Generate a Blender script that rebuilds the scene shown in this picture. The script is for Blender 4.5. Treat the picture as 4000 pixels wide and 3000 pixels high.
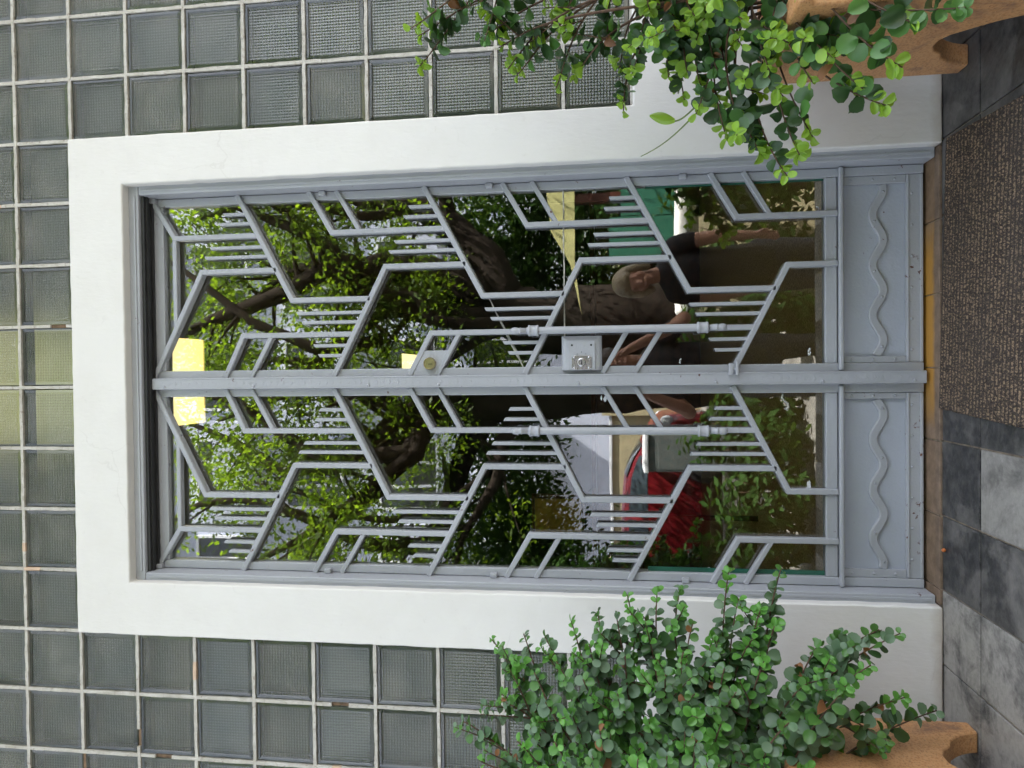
import bpy, bmesh, math, random
from mathutils import Vector, Matrix, Quaternion, noise as mnoise
R = math.radians
for o in list(bpy.data.objects): bpy.data.objects.remove(o)
sc = bpy.context.scene
col = sc.collection

# ------------------------------------------------------------------ camera
CAM = Vector((0.0328, -2.1283, 0.912))
PIT, YAW, ROL = 0.13516, -0.01641, -0.00895
def rotmat():
    c, s = math.cos(YAW), math.sin(YAW)
    A = Matrix(((c, -s, 0), (s, c, 0), (0, 0, 1)))
    c, s = math.cos(PIT), math.sin(PIT)
    B = Matrix(((1, 0, 0), (0, c, s), (0, -s, c)))
    c, s = math.cos(ROL), math.sin(ROL)
    D = Matrix(((c, 0, s), (0, 1, 0), (-s, 0, c)))
    return D @ B @ A
rm = rotmat()
right, fwd, up = Vector(rm[0]), Vector(rm[1]), Vector(rm[2])
cam_d = bpy.data.cameras.new('camera')
cam = bpy.data.objects.new('camera', cam_d); col.objects.link(cam)
# the photograph was taken with the phone on its side: image left is up
m3 = Matrix((-up, right, -fwd)).transposed()
cam.matrix_world = Matrix.Translation(CAM) @ m3.to_4x4()
cam_d.sensor_fit = 'HORIZONTAL'; cam_d.sensor_width = 36.0; cam_d.lens = 36.0 * 2800 / 4000
cam_d.clip_start = 0.02; cam_d.clip_end = 1000
sc.camera = cam

# ------------------------------------------------------------------ sky, sun, exposure
SUN_EL, SUN_AZ = R(54), R(22)          # azimuth from +X towards +Y (behind the building)
world = bpy.data.worlds.new('World'); sc.world = world; world.use_nodes = True
wn = world.node_tree; wn.nodes.clear()
wo = wn.nodes.new('ShaderNodeOutputWorld'); bg = wn.nodes.new('ShaderNodeBackground')
sky = wn.nodes.new('ShaderNodeTexSky'); sky.sky_type = 'NISHITA'; sky.sun_disc = False
sky.sun_elevation = SUN_EL; sky.sun_rotation = R(90) - SUN_AZ
sky.air_density = 1.0; sky.dust_density = 3.0; sky.ozone_density = 0.6
hs = wn.nodes.new('ShaderNodeHueSaturation'); hs.inputs['Saturation'].default_value = 0.50
wn.links.new(sky.outputs[0], hs.inputs['Color']); wn.links.new(hs.outputs[0], bg.inputs[0])
bg.inputs[1].default_value = 0.12
wn.links.new(bg.outputs[0], wo.inputs[0])
sd = bpy.data.lights.new('sun', 'SUN'); sd.energy = 5.0; sd.angle = R(0.5); sd.color = (1, 0.95, 0.87)
sun = bpy.data.objects.new('sun', sd); col.objects.link(sun)
tosun = Vector((math.cos(SUN_EL) * math.cos(SUN_AZ), math.cos(SUN_EL) * math.sin(SUN_AZ), math.sin(SUN_EL)))
sun.rotation_euler = tosun.to_track_quat('Z', 'Y').to_euler(); sun.location = (10, 5, 25)
vs = sc.view_settings
vs.view_transform = 'Standard'; vs.look = 'None'; vs.gamma = 1; vs.use_curve_mapping = False
vs.exposure = 2.68
sc.render.engine = 'CYCLES'
sc.cycles.max_bounces = 10; sc.cycles.transparent_max_bounces = 32; sc.cycles.diffuse_bounces = 5; sc.cycles.glossy_bounces = 5

# ------------------------------------------------------------------ node helpers
def N(nt, t, **kw):
    n = nt.nodes.new('ShaderNode' + t)
    for k, v in kw.items():
        if k.startswith('i_'): n.inputs[k[2:].replace('_', ' ')].default_value = v
        elif k.startswith('n_'): n.inputs[int(k[2:])].default_value = v
        else: setattr(n, k, v)
    return n
def L(nt, a, b): nt.links.new(a, b)
def newmat(name):
    m = bpy.data.materials.new(name); m.use_nodes = True
    nt = m.node_tree; b = nt.nodes['Principled BSDF']
    return m, nt, b
def coords(nt, kind='Object'): return N(nt, 'TexCoord').outputs[kind]
def noise(nt, scale, detail=4, rough=0.5, kind='Object', vec=None, dist=0.0):
    n = N(nt, 'TexNoise', i_Scale=scale, i_Detail=detail, i_Roughness=rough, i_Distortion=dist)
    L(nt, vec or coords(nt, kind), n.inputs['Vector']); return n.outputs[0]
def ramp(nt, fac, stops):
    r = N(nt, 'ValToRGB'); e = r.color_ramp.elements
    while len(e) < len(stops): e.new(0.5)
    for i, (p, c) in enumerate(stops):
        e[i].position = p; e[i].color = (*c, 1) if len(c) == 3 else c
    L(nt, fac, r.inputs[0]); return r.outputs[0]
def rampf(nt, fac, a, b):
    return ramp(nt, fac, [(a, (0, 0, 0)), (b, (1, 1, 1))])
def mix(nt, fac, a, b, mode='MIX'):
    n = N(nt, 'Mix', data_type='RGBA', blend_type=mode)
    for s, v in ((0, fac), (6, a), (7, b)):
        if hasattr(v, 'is_output'): L(nt, v, n.inputs[s])
        else: n.inputs[s].default_value = v if s == 0 else (*v, 1)
    return n.outputs[2]
def math_(nt, op, a, b=0.5):
    n = N(nt, 'Math', operation=op)
    for s, v in ((0, a), (1, b)):
        if hasattr(v, 'is_output'): L(nt, v, n.inputs[s])
        else: n.inputs[s].default_value = v
    return n.outputs[0]
def bump(nt, b, h, strength=0.3, dist=0.002, normal=None):
    n = N(nt, 'Bump', i_Strength=strength, i_Distance=dist); L(nt, h, n.inputs['Height'])
    if normal: L(nt, normal, n.inputs['Normal'])
    if b: L(nt, n.outputs[0], b.inputs['Normal'])
    return n.outputs[0]
def simple(name, c, rough=0.6, var=0.0, scale=20, metal=0.0, bmp=0.0, bscale=60):
    m, nt, b = newmat(name)
    b.inputs['Roughness'].default_value = rough; b.inputs['Metallic'].default_value = metal
    if var:
        f = noise(nt, scale, 5)
        L(nt, mix(nt, rampf(nt, f, .3, .7), tuple(x * (1 - var) for x in c), tuple(min(1, x * (1 + var)) for x in c)), b.inputs['Base Color'])
    else: b.inputs['Base Color'].default_value = (*c, 1)
    if bmp: bump(nt, b, noise(nt, bscale, 3), bmp, 0.002)
    return m
MAT = {}
# white masonry paint: brush marks, small pits, faint soiling near the ground
m, nt, b = newmat('white_masonry_paint'); MAT['white'] = m
P = N(nt, 'NewGeometry').outputs['Position']
soil = rampf(nt, noise(nt, 2.6, 7, .7, vec=P), .42, .72)
fine = rampf(nt, noise(nt, 45, 3, .6, vec=P), .60, .75)
c1 = mix(nt, math_(nt, 'MULTIPLY', soil, .35), (.68, .675, .655), (.55, .53, .50))
sp = N(nt, 'TexVoronoi', i_Scale=38.0); L(nt, P, sp.inputs['Vector'])
pit = rampf(nt, sp.outputs[0], .018, .03)
big = rampf(nt, noise(nt, 6, 2, vec=P), .60, .70)
c2 = mix(nt, math_(nt, 'MULTIPLY', math_(nt, 'SUBTRACT', 1.0, pit), math_(nt, 'MULTIPLY', big, .6)), c1, (.45, .43, .40))
sepz = N(nt, 'SeparateXYZ'); L(nt, P, sepz.inputs[0])
zz = N(nt, 'MapRange', n_1=0.05, n_2=0.0, n_3=0.0, n_4=1.0); L(nt, math_(nt, 'ADD', sepz.outputs[2], math_(nt, 'MULTIPLY', noise(nt, 30, 4, vec=P), .03)), zz.inputs[0])
vc = N(nt, 'TexVoronoi', feature='DISTANCE_TO_EDGE', i_Scale=2.3); vw = N(nt, 'VectorMath', operation='ADD'); L(nt, P, vw.inputs[0]); nz_ = N(nt, 'TexNoise', i_Scale=7.0, i_Detail=5.0); L(nt, P, nz_.inputs['Vector']); vsc = N(nt, 'VectorMath', operation='SCALE'); vsc.inputs['Scale'].default_value = .12; L(nt, nz_.outputs[1], vsc.inputs[0]); L(nt, vsc.outputs[0], vw.inputs[1]); L(nt, vw.outputs[0], vc.inputs['Vector'])
crk = math_(nt, 'MULTIPLY', math_(nt, 'LESS_THAN', vc.outputs[0], .0035), rampf(nt, noise(nt, 3.1, 3, vec=P), .52, .60))
c2 = mix(nt, math_(nt, 'MULTIPLY', crk, .16), c2, (.40, .38, .35))
scf = rampf(nt, noise(nt, 28, 6, .75, vec=P), .63, .70)
c2 = mix(nt, math_(nt, 'MULTIPLY', scf, .25), c2, (.50, .48, .45))
c3 = mix(nt, math_(nt, 'MULTIPLY', zz.outputs[0], .8), c2, (.30, .22, .15))
L(nt, c3, b.inputs['Base Color']); b.inputs['Roughness'].default_value = .55
mp = N(nt, 'Mapping'); mp.inputs['Scale'].default_value = (1, 1, .35); L(nt, P, mp.inputs[0])
h = math_(nt, 'ADD', math_(nt, 'MULTIPLY', noise(nt, 90, 4, .6, vec=mp.outputs[0]), .6), math_(nt, 'MULTIPLY', noise(nt, 12, 3, vec=P), 1.2))
bump(nt, b, h, .4, .004)
# thick grey gloss paint on steel, brush lumps, chips and rust specks
def greypaint(name, c=(.35, .367, .402), rust=.66, rough=.38):
    m, nt, b = newmat(name)
    P = N(nt, 'NewGeometry').outputs['Position']
    v = noise(nt, 3, 4, vec=P)
    cc = mix(nt, rampf(nt, v, .3, .7), tuple(x * .93 for x in c), tuple(x * 1.07 for x in c))
    rs = rampf(nt, noise(nt, 55, 5, .6, vec=P), rust, rust + .03)
    cl = rampf(nt, noise(nt, 5, 3, vec=P), .48, .60)
    fac = math_(nt, 'MULTIPLY', rs, cl)
    cc = mix(nt, fac, cc, (.10, .035, .018))
    L(nt, cc, b.inputs['Base Color'])
    rr = N(nt, 'MapRange', n_1=0.0, n_2=1.0, n_3=rough, n_4=.85); L(nt, fac, rr.inputs[0]); L(nt, rr.outputs[0], b.inputs['Roughness'])
    hh = math_(nt, 'ADD', math_(nt, 'MULTIPLY', noise(nt, 130, 3, .5, vec=P), .7), noise(nt, 30, 2, vec=P))
    bump(nt, b, hh, .5, .0025)
    return m
MAT['grey'] = greypaint('grey_gloss_paint')
MAT['greyr'] = greypaint('grey_paint_rusting', rust=.62)
MAT['greypanel'] = greypaint('grey_panel_paint', (.37, .40, .465), .70, .42)
# thin glazing: mirror-like film over clear sheet
def glazing(name, tint, refl):
    m = bpy.data.materials.new(name); m.use_nodes = True; nt = m.node_tree; nt.nodes.clear()
    out = N(nt, 'OutputMaterial'); mx = N(nt, 'MixShader'); tr = N(nt, 'BsdfTransparent'); gl = N(nt, 'BsdfGlossy')
    tr.inputs[0].default_value = (*tint, 1); gl.inputs['Roughness'].default_value = 0.0; gl.inputs[0].default_value = (1, 1, 1, 1)
    wv = N(nt, 'Bump', i_Strength=.03, i_Distance=.01); L(nt, noise(nt, 3.5, 1), wv.inputs['Height']); L(nt, wv.outputs[0], gl.inputs['Normal'])
    fr = N(nt, 'Fresnel', i_IOR=1.52)
    f = N(nt, 'Math', operation='MULTIPLY_ADD'); L(nt, fr.outputs[0], f.inputs[0]); f.inputs[1].default_value = 1.0; f.inputs[2].default_value = refl
    f.use_clamp = True
    L(nt, f.outputs[0], mx.inputs[0]); L(nt, tr.outputs[0], mx.inputs[1]); L(nt, gl.outputs[0], mx.inputs[2]); L(nt, mx.outputs[0], out.inputs[0])
    return m
MAT['glass'] = glazing('door_glass', (.94, .955, .94), .065)
MAT['winglass'] = glazing('window_glass', (.5, .52, .55), .05)
# glass blocks: fluted front sheet, hollow, fluted back sheet
def flute(nt, n=17.0):
    s = N(nt, 'SeparateXYZ'); L(nt, coords(nt), s.inputs[0])
    out = []
    for a in (0, 2):
        t = math_(nt, 'SINE', math_(nt, 'MULTIPLY', s.outputs[a], math.pi * 2 * n / .155))
        out.append(t)
    # only inside the plain rim
    inside = math_(nt, 'LESS_THAN', math_(nt, 'MAXIMUM', math_(nt, 'ABSOLUTE', s.outputs[0]), math_(nt, 'ABSOLUTE', s.outputs[2])), .080)
    return out[0], out[1], inside
m = bpy.data.materials.new('glass_block_front'); m.use_nodes = True; nt = m.node_tree; nt.nodes.clear(); MAT['gb_front'] = m
fx, fz, ins = flute(nt)
oi = N(nt, 'ObjectInfo').outputs['Random']
hz = math_(nt, 'ADD', math_(nt, 'MULTIPLY', fx, .55), math_(nt, 'MULTIPLY', fz, 1.0))
hz = math_(nt, 'MULTIPLY', hz, ins)
bn = bump(nt, None, hz, .62, .0011)
out = N(nt, 'OutputMaterial'); tr = N(nt, 'BsdfTransparent'); gl = N(nt, 'BsdfGlossy'); df = N(nt, 'BsdfDiffuse')
tr.inputs[0].default_value = (.66, .73, .68, 1); gl.inputs['Roughness'].default_value = .16
L(nt, bn, gl.inputs['Normal']); L(nt, bn, df.inputs['Normal'])
dirt = rampf(nt, noise(nt, 9, 5, .6, vec=N(nt, 'NewGeometry').outputs['Position']), .32, .70)
L(nt, mix(nt, dirt, (.085, .108, .09), (.26, .265, .225)), df.inputs[0])
m1 = N(nt, 'MixShader'); df_f = math_(nt, 'ADD', math_(nt, 'MULTIPLY', oi, .16), math_(nt, 'ADD', .14, math_(nt, 'MULTIPLY', math_(nt, 'MULTIPLY', math_(nt, 'ADD', math_(nt, 'MULTIPLY', fx, .32), math_(nt, 'ADD', math_(nt, 'MULTIPLY', fz, .45), .75)), ins), .20)))  # flute relief shading is also painted into the diffuse share
L(nt, df_f, m1.inputs[0]); L(nt, tr.outputs[0], m1.inputs[1]); L(nt, df.outputs[0], m1.inputs[2])
fr = N(nt, 'Fresnel', i_IOR=1.5); L(nt, bn, fr.inputs['Normal'])
m2 = N(nt, 'MixShader'); L(nt, math_(nt, 'ADD', fr.outputs[0], .03), m2.inputs[0]); L(nt, m1.outputs[0], m2.inputs[1]); L(nt, gl.outputs[0], m2.inputs[2])
L(nt, m2.outputs[0], out.inputs[0])
m = bpy.data.materials.new('glass_block_back'); m.use_nodes = True; nt = m.node_tree; nt.nodes.clear(); MAT['gb_back'] = m
bn = bump(nt, None, noise(nt, 25, 3), .6, .004)
out = N(nt, 'OutputMaterial'); tl = N(nt, 'BsdfTranslucent'); df = N(nt, 'BsdfDiffuse'); gl = N(nt, 'BsdfGlossy')
tl.inputs[0].default_value = (.62, .66, .58, 1); df.inputs[0].default_value = (.13, .16, .135, 1); gl.inputs['Roughness'].default_value = .2
for q in (tl, df, gl): L(nt, bn, q.inputs['Normal'])
m0 = N(nt, 'MixShader', n_0=.8); rfr = N(nt, 'BsdfRefraction', i_IOR=1.3, i_Roughness=.65); rfr.inputs[0].default_value = (.62, .68, .60, 1); L(nt, bn, rfr.inputs['Normal'])
L(nt, tl.outputs[0], m0.inputs[1]); L(nt, rfr.outputs[0], m0.inputs[2])
m1 = N(nt, 'MixShader', n_0=.30); L(nt, m0.outputs[0], m1.inputs[1]); L(nt, df.outputs[0], m1.inputs[2])
m2 = N(nt, 'MixShader', n_0=.10); L(nt, m1.outputs[0], m2.inputs[1]); L(nt, gl.outputs[0], m2.inputs[2]); L(nt, m2.outputs[0], out.inputs[0])
MAT['gb_side'] = simple('glass_block_rim', (.045, .075, .055), .6, .4, 30)
# mortar
m, nt, b = newmat('mortar_white'); MAT['mortar'] = m
P = N(nt, 'NewGeometry').outputs['Position']
f = rampf(nt, noise(nt, 14, 6, .7, vec=P), .40, .68)
f2 = rampf(nt, noise(nt, 70, 4, .6, vec=P), .58, .68)
cc = mix(nt, f, (.52, .51, .475), (.36, .34, .30)); cc = mix(nt, math_(nt, 'MULTIPLY', f2, .7), cc, (.22, .18, .14))
L(nt, cc, b.inputs['Base Color']); b.inputs['Roughness'].default_value = .9; bump(nt, b, noise(nt, 120, 4, vec=P), .5, .003)
MAT['mortar_old'] = simple('mortar_broken', (.16, .105, .065), .95, .5, 40, bmp=.8)
MAT['mortar_pink'] = simple('mortar_patch', (.58, .43, .32), .9, .15, 40, bmp=.4)
# orange granite of the planters
m, nt, b = newmat('orange_granite'); MAT['granite'] = m
P = N(nt, 'NewGeometry').outputs['Position']
base = mix(nt, rampf(nt, noise(nt, 9, 6, .65, vec=P), .3, .72), (.46, .22, .08), (.32, .135, .055))
v = N(nt, 'TexVoronoi', i_Scale=150.0); L(nt, P, v.inputs['Vector'])
mpp = N(nt, 'Mapping'); mpp.inputs['Scale'].default_value = (1, .5, 1.2); L(nt, P, mpp.inputs[0])
dk = rampf(nt, noise(nt, 190, 4, .7, vec=mpp.outputs[0]), .56, .64)
cc = mix(nt, rampf(nt, v.outputs[0], .2, .6), base, (.50, .27, .12)); cc = mix(nt, math_(nt, 'MULTIPLY', dk, .6), cc, (.10, .05, .03))
st = rampf(nt, noise(nt, 3.2, 6, .7, vec=P, dist=.8), .58, .66); cc = mix(nt, math_(nt, 'MULTIPLY', st, .75), cc, (.16, .085, .06))
L(nt, cc, b.inputs['Base Color']); b.inputs['Roughness'].default_value = .55; bump(nt, b, noise(nt, 150, 4, vec=P), .25, .002)
# floor tiles: black and pale cement tiles, worn and scuffed
def tile(name, c, worn, lo, hi):
    m, nt, b = newmat(name)
    P = N(nt, 'NewGeometry').outputs['Position']
    a = rampf(nt, noise(nt, 6, 7, .72, vec=P, dist=.4), lo, hi)
    s = rampf(nt, noise(nt, 40, 6, .75, vec=P), .42, .66)
    cc = mix(nt, a, c, worn); cc = mix(nt, math_(nt, 'MULTIPLY', s, .35), cc, worn)
    dd = rampf(nt, noise(nt, 22, 5, .7, vec=P), .60, .72); cc = mix(nt, math_(nt, 'MULTIPLY', dd, .5), cc, (.035, .033, .033))
    L(nt, cc, b.inputs['Base Color'])
    rr = N(nt, 'MapRange', n_3=.42, n_4=.75); L(nt, a, rr.inputs[0]); L(nt, rr.outputs[0], b.inputs['Roughness'])
    bump(nt, b, noise(nt, 90, 4, vec=P), .15, .002)
    return m
MAT['tile_black'] = tile('black_cement_tile', (.020, .020, .022), (.16, .155, .15), .46, .68)
MAT['tile_pale'] = tile('pale_cement_tile', (.29, .28, .265), (.085, .083, .08), .46, .68)
MAT['tile_mid'] = tile('scuffed_grey_tile', (.31, .30, .285), (.05, .05, .052), .48, .66)
MAT['grout'] = simple('floor_grout', (.30, .25, .20), .95, .4, 40)
m, nt, b = newmat('threshold_wood_tile'); MAT['thresh'] = m
P = N(nt, 'NewGeometry').outputs['Position']
mp = N(nt, 'Mapping'); mp.inputs['Scale'].default_value = (.5, 3, 1); L(nt, P, mp.inputs[0])
w = N(nt, 'TexWave', i_Scale=18.0, i_Distortion=7.0, i_Detail=3.0); w.bands_direction = 'Y'; L(nt, mp.outputs[0], w.inputs['Vector'])
cc = mix(nt, rampf(nt, w.outputs[1], .35, .6), (.50, .27, .05), (.36, .17, .03))
sx = N(nt, 'SeparateXYZ'); L(nt, P, sx.inputs[0])
we = N(nt, 'MapRange', n_1=.055, n_2=.035, n_3=0.0, n_4=1.0); L(nt, math_(nt, 'ADD', sx.outputs[1], math_(nt, 'MULTIPLY', noise(nt, 25, 4, vec=P), .02)), we.inputs[0])
wl = N(nt, 'MapRange', n_1=.06, n_2=-.06, n_3=0.0, n_4=.95); L(nt, math_(nt, 'ADD', sx.outputs[0], math_(nt, 'MULTIPLY', noise(nt, 9, 4, vec=P), .15)), wl.inputs[0])
wr = N(nt, 'MapRange', n_1=.34, n_2=.46, n_3=0.0, n_4=.85); L(nt, sx.outputs[0], wr.inputs[0])
cc = mix(nt, math_(nt, 'MAXIMUM', we.outputs[0], math_(nt, 'MAXIMUM', wl.outputs[0], wr.outputs[0])), cc, mix(nt, rampf(nt, noise(nt, 18, 6, .7, vec=P), .35, .7), (.24, .17, .12), (.10, .07, .05)))
L(nt, cc, b.inputs['Base Color']); b.inputs['Roughness'].default_value = .7
# ribbed doormat
m, nt, b = newmat('doormat_loop_pile'); MAT['matt'] = m
C = coords(nt)
mp = N(nt, 'Mapping'); mp.inputs['Scale'].default_value = (1.0, .62, 1); L(nt, C, mp.inputs[0])
f = noise(nt, 210, 3, .7, vec=mp.outputs[0])
sx = N(nt, 'SeparateXYZ'); L(nt, C, sx.inputs[0])
crest = N(nt, 'MapRange', n_1=-.1, n_2=.7, n_3=0.0, n_4=1.0); L(nt, math_(nt, 'SINE', math_(nt, 'MULTIPLY', math_(nt, 'ADD', sx.outputs[1], math_(nt, 'MULTIPLY', noise(nt, 8, 2, vec=C), .004)), 2 * math.pi / .0165)), crest.inputs[0])
fl = math_(nt, 'MULTIPLY', rampf(nt, f, .47, .60), crest.outputs[0])
cc = mix(nt, rampf(nt, noise(nt, 300, 2, vec=C), .35, .65), (.020, .014, .011), (.060, .045, .037)); cc = mix(nt, fl, cc, (.26, .185, .12))
cc = mix(nt, math_(nt, 'MULTIPLY', rampf(nt, noise(nt, 5, 4, vec=C), .45, .7), .35), cc, (.05, .042, .038))
L(nt, cc, b.inputs['Base Color']); b.inputs['Roughness'].default_value = .95; bump(nt, b, noise(nt, 260, 3, vec=C), .9, .004)
# leaves
def leafmat(name, c, tl=.35, rough=.35, spec=.5, clump=0.0):
    m, nt, b = newmat(name)
    oi = N(nt, 'ObjectInfo').outputs['Random']; P = N(nt, 'NewGeometry').outputs['Position']
    r = math_(nt, 'FRACT', math_(nt, 'ADD', oi, noise(nt, 9, 3, vec=P)))
    if clump: r = math_(nt, 'MULTIPLY', r, .6)
    cc = mix(nt, r, tuple(x * .7 for x in c), tuple(x * 1.3 for x in c))
    shade_clump = rampf(nt, noise(nt, 1.3, 2, vec=P), .44, .56) if clump else None  # shade of the darker leaf clumps is put into the colour
    if clump: cc = mix(nt, math_(nt, 'MULTIPLY', shade_clump, clump), cc, (.022, .05, .012))
    L(nt, cc, b.inputs['Base Color']); b.inputs['Roughness'].default_value = rough
    b.inputs['Specular IOR Level'].default_value = spec
    t = N(nt, 'BsdfTranslucent'); L(nt, mix(nt, r, (c[0] * 1.6, c[1] * 1.5, c[2] * .7), (c[0] * 2.4, c[1] * 1.9, c[2] * .8)), t.inputs[0])
    if clump: L(nt, mix(nt, math_(nt, 'MULTIPLY', shade_clump, clump), mix(nt, r, (c[0] * 1.6, c[1] * 1.5, c[2] * .7), (c[0] * 2.2, c[1] * 1.8, c[2] * .8)), (.03, .07, .008)), t.inputs[0])
    ms = N(nt, 'MixShader', n_0=tl); L(nt, b.outputs[0], ms.inputs[1]); L(nt, t.outputs[0], ms.inputs[2])
    L(nt, ms.outputs[0], nt.nodes['Material Output'].inputs[0])
    return m
MAT['leaf_dark'] = leafmat('shrub_leaf_old', (.030, .075, .022), .15, .38)
MAT['leaf_mid'] = leafmat('shrub_leaf', (.075, .19, .045), .25, .34)
MAT['leaf_fresh'] = leafmat('shrub_leaf_fresh', (.10, .28, .05), .3, .34)
MAT['leaf_young'] = leafmat('shrub_leaf_young', (.24, .42, .05), .35, .34)
MAT['leaf_grey'] = leafmat('shrub_leaf_dusty', (.10, .175, .10), .15, .42)
MAT['leaf_dry'] = leafmat('shrub_leaf_dry', (.20, .09, .035), .2, .6)
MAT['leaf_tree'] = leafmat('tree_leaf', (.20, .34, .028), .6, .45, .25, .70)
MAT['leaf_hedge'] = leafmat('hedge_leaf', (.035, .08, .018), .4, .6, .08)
MAT['twig'] = simple('shrub_twig', (.075, .042, .024), .8, .4, 60, bmp=.5)
MAT['twig_green'] = simple('green_stem', (.14, .20, .05), .6, .3, 40)
MAT['bark'] = simple('ficus_bark', (.026, .020, .016), .95, .3, 9, bmp=.4, bscale=14)
MAT['bark'].node_tree.nodes['Principled BSDF'].inputs['Specular IOR Level'].default_value = .1
MAT['soil'] = simple('dark_soil', (.03, .022, .016), .95, .5, 60, bmp=1, bscale=80)
MAT['brass'] = simple('worn_brass', (.55, .46, .28), .28, .15, 80, metal=1.0)
MAT['steel'] = simple('plated_steel', (.60, .61, .62), .25, .1, 60, metal=1.0)
MAT['dark'] = simple('keyhole_black', (.01, .01, .01), .6)
MAT['sealant'] = simple('old_sealant', (.42, .42, .38), .7, .5, 60, bmp=.6)
MAT['splat'] = simple('paint_splash', (.62, .64, .66), .6, .1, 60)
MAT['glassedge'] = simple('green_glass_edge', (.02, .10, .07), .35, .2, 10)

# ------------------------------------------------------------------ mesh helpers
class MB:
    def __init__(s): s.v = []; s.f = []; s.m = []
    def face(s, idx, mi=0): s.f.append(tuple(idx)); s.m.append(mi)
    def add(s, vs, fs, mi=0):
        n = len(s.v); s.v += [tuple(p) for p in vs]
        for f in fs: s.face([i + n for i in f], mi)
    def box(s, x0, x1, y0, y1, z0, z1, mi=0):
        s.add([(x0, y0, z0), (x1, y0, z0), (x1, y1, z0), (x0, y1, z0), (x0, y0, z1), (x1, y0, z1), (x1, y1, z1), (x0, y1, z1)],
              [(0, 3, 2, 1), (4, 5, 6, 7), (0, 1, 5, 4), (1, 2, 6, 5), (2, 3, 7, 6), (3, 0, 4, 7)], mi)
    def prism(s, poly, y0, y1, mi=0, axis='Y'):
        n = len(poly)
        if axis == 'Y': a = [(p[0], y0, p[1]) for p in poly]; b_ = [(p[0], y1, p[1]) for p in poly]
        elif axis == 'X': a = [(y0, p[0], p[1]) for p in poly]; b_ = [(y1, p[0], p[1]) for p in poly]
        else: a = [(p[0], p[1], y0) for p in poly]; b_ = [(p[0], p[1], y1) for p in poly]
        s.add(a + b_, [tuple(range(n))[::-1], tuple(range(n, 2 * n))] + [(i, (i + 1) % n, n + (i + 1) % n, n + i) for i in range(n)], mi)
    def lathe(s, prof, c, axis, seg=12, mi=0):
        ax = Vector(axis).normalized(); q = Vector((0, 0, 1)).rotation_difference(ax); c = Vector(c)
        n0 = len(s.v)
        for r, h in prof:
            for i in range(seg):
                a = 2 * math.pi * i / seg
                s.v.append(tuple(c + q @ Vector((r * math.cos(a), r * math.sin(a), h))))
        for k in range(len(prof) - 1):
            for i in range(seg):
                j = (i + 1) % seg; s.face((n0 + k * seg + i, n0 + k * seg + j, n0 + (k + 1) * seg + j, n0 + (k + 1) * seg + i), mi)
        s.face([n0 + i for i in range(seg)][::-1], mi); e = n0 + (len(prof) - 1) * seg; s.face([e + i for i in range(seg)], mi)
    def tube(s, pts, rad, seg=6, mi=0):
        pts = [Vector(p) for p in pts]; n0 = len(s.v)
        if not hasattr(rad, '__len__'): rad = [rad] * len(pts)
        pv = None
        for k, p in enumerate(pts):
            t = (pts[min(k + 1, len(pts) - 1)] - pts[max(k - 1, 0)]).normalized()
            if pv is None: pv = t.orthogonal().normalized()
            pv = (pv - t * pv.dot(t)).normalized(); w = t.cross(pv)
            for i in range(seg):
                a = 2 * math.pi * i / seg
                s.v.append(tuple(p + (pv * math.cos(a) + w * math.sin(a)) * rad[k]))
        for k in range(len(pts) - 1):
            for i in range(seg):
                j = (i + 1) % seg; s.face((n0 + k * seg + i, n0 + k * seg + j, n0 + (k + 1) * seg + j, n0 + (k + 1) * seg + i), mi)
        s.face([n0 + i for i in range(seg)][::-1], mi); e = n0 + (len(pts) - 1) * seg; s.face([e + i for i in range(seg)], mi)
    def ball(s, c, r, seg=8, ring=5, mi=0):
        rx, ry, rz = r if hasattr(r, '__len__') else (r, r, r)
        n0 = len(s.v)
        for k in range(ring + 1):
            t = math.pi * (k + .0001) / (ring + .0002)
            for i in range(seg):
                a = 2 * math.pi * i / seg
                s.v.append((c[0] + rx * math.sin(t) * math.cos(a), c[1] + ry * math.sin(t) * math.sin(a), c[2] + rz * math.cos(t)))
        for k in range(ring):
            for i in range(seg):
                j = (i + 1) % seg; s.face((n0 + k * seg + i, n0 + (k + 1) * seg + i, n0 + (k + 1) * seg + j, n0 + k * seg + j), mi)
    def mesh(s, name, mats, smooth=False):
        me = bpy.data.meshes.new(name); me.from_pydata(s.v, [], s.f)
        for q in (mats if isinstance(mats, (list, tuple)) else [mats]): me.materials.append(MAT[q] if isinstance(q, str) else q)
        me.polygons.foreach_set('material_index', s.m)
        if smooth: me.polygons.foreach_set('use_smooth', [True] * len(me.polygons))
        me.update(); return me
    def build(s, name, mats, parent=None, smooth=False, bevel=0, seg=2, **kw):
        o = bpy.data.objects.new(name, s.mesh(name, mats, smooth)); col.objects.link(o)
        if parent: o.parent = parent
        if bevel:
            bv = o.modifiers.new('bevel', 'BEVEL'); bv.width = bevel; bv.segments = seg; bv.limit_method = 'ANGLE'; bv.angle_limit = R(40)
            o.data.polygons.foreach_set('use_smooth', [True] * len(o.data.polygons))
            bv.harden_normals = False
            wn_ = o.modifiers.new('wn', 'WEIGHTED_NORMAL'); wn_.keep_sharp = True
        return tag(o, **kw)
def tag(o, label=None, cat=None, group=None, kind=None):
    if label: o['label'] = label
    if cat: o['category'] = cat
    if group: o['group'] = group
    if kind: o['kind'] = kind
    return o
def empty(name, loc=(0, 0, 0), label=None, cat=None, group=None, kind=None):
    o = bpy.data.objects.new(name, None); col.objects.link(o); o.location = loc; o.empty_display_size = .1
    return tag(o, label, cat, group, kind)
def link(name, me, parent=None, loc=None, mw=None):
    o = bpy.data.objects.new(name, me); col.objects.link(o)
    if parent: o.parent = parent
    if loc is not None: o.location = loc
    if mw is not None: o.matrix_local = mw
    return o
rnd = random.Random(7)

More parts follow.
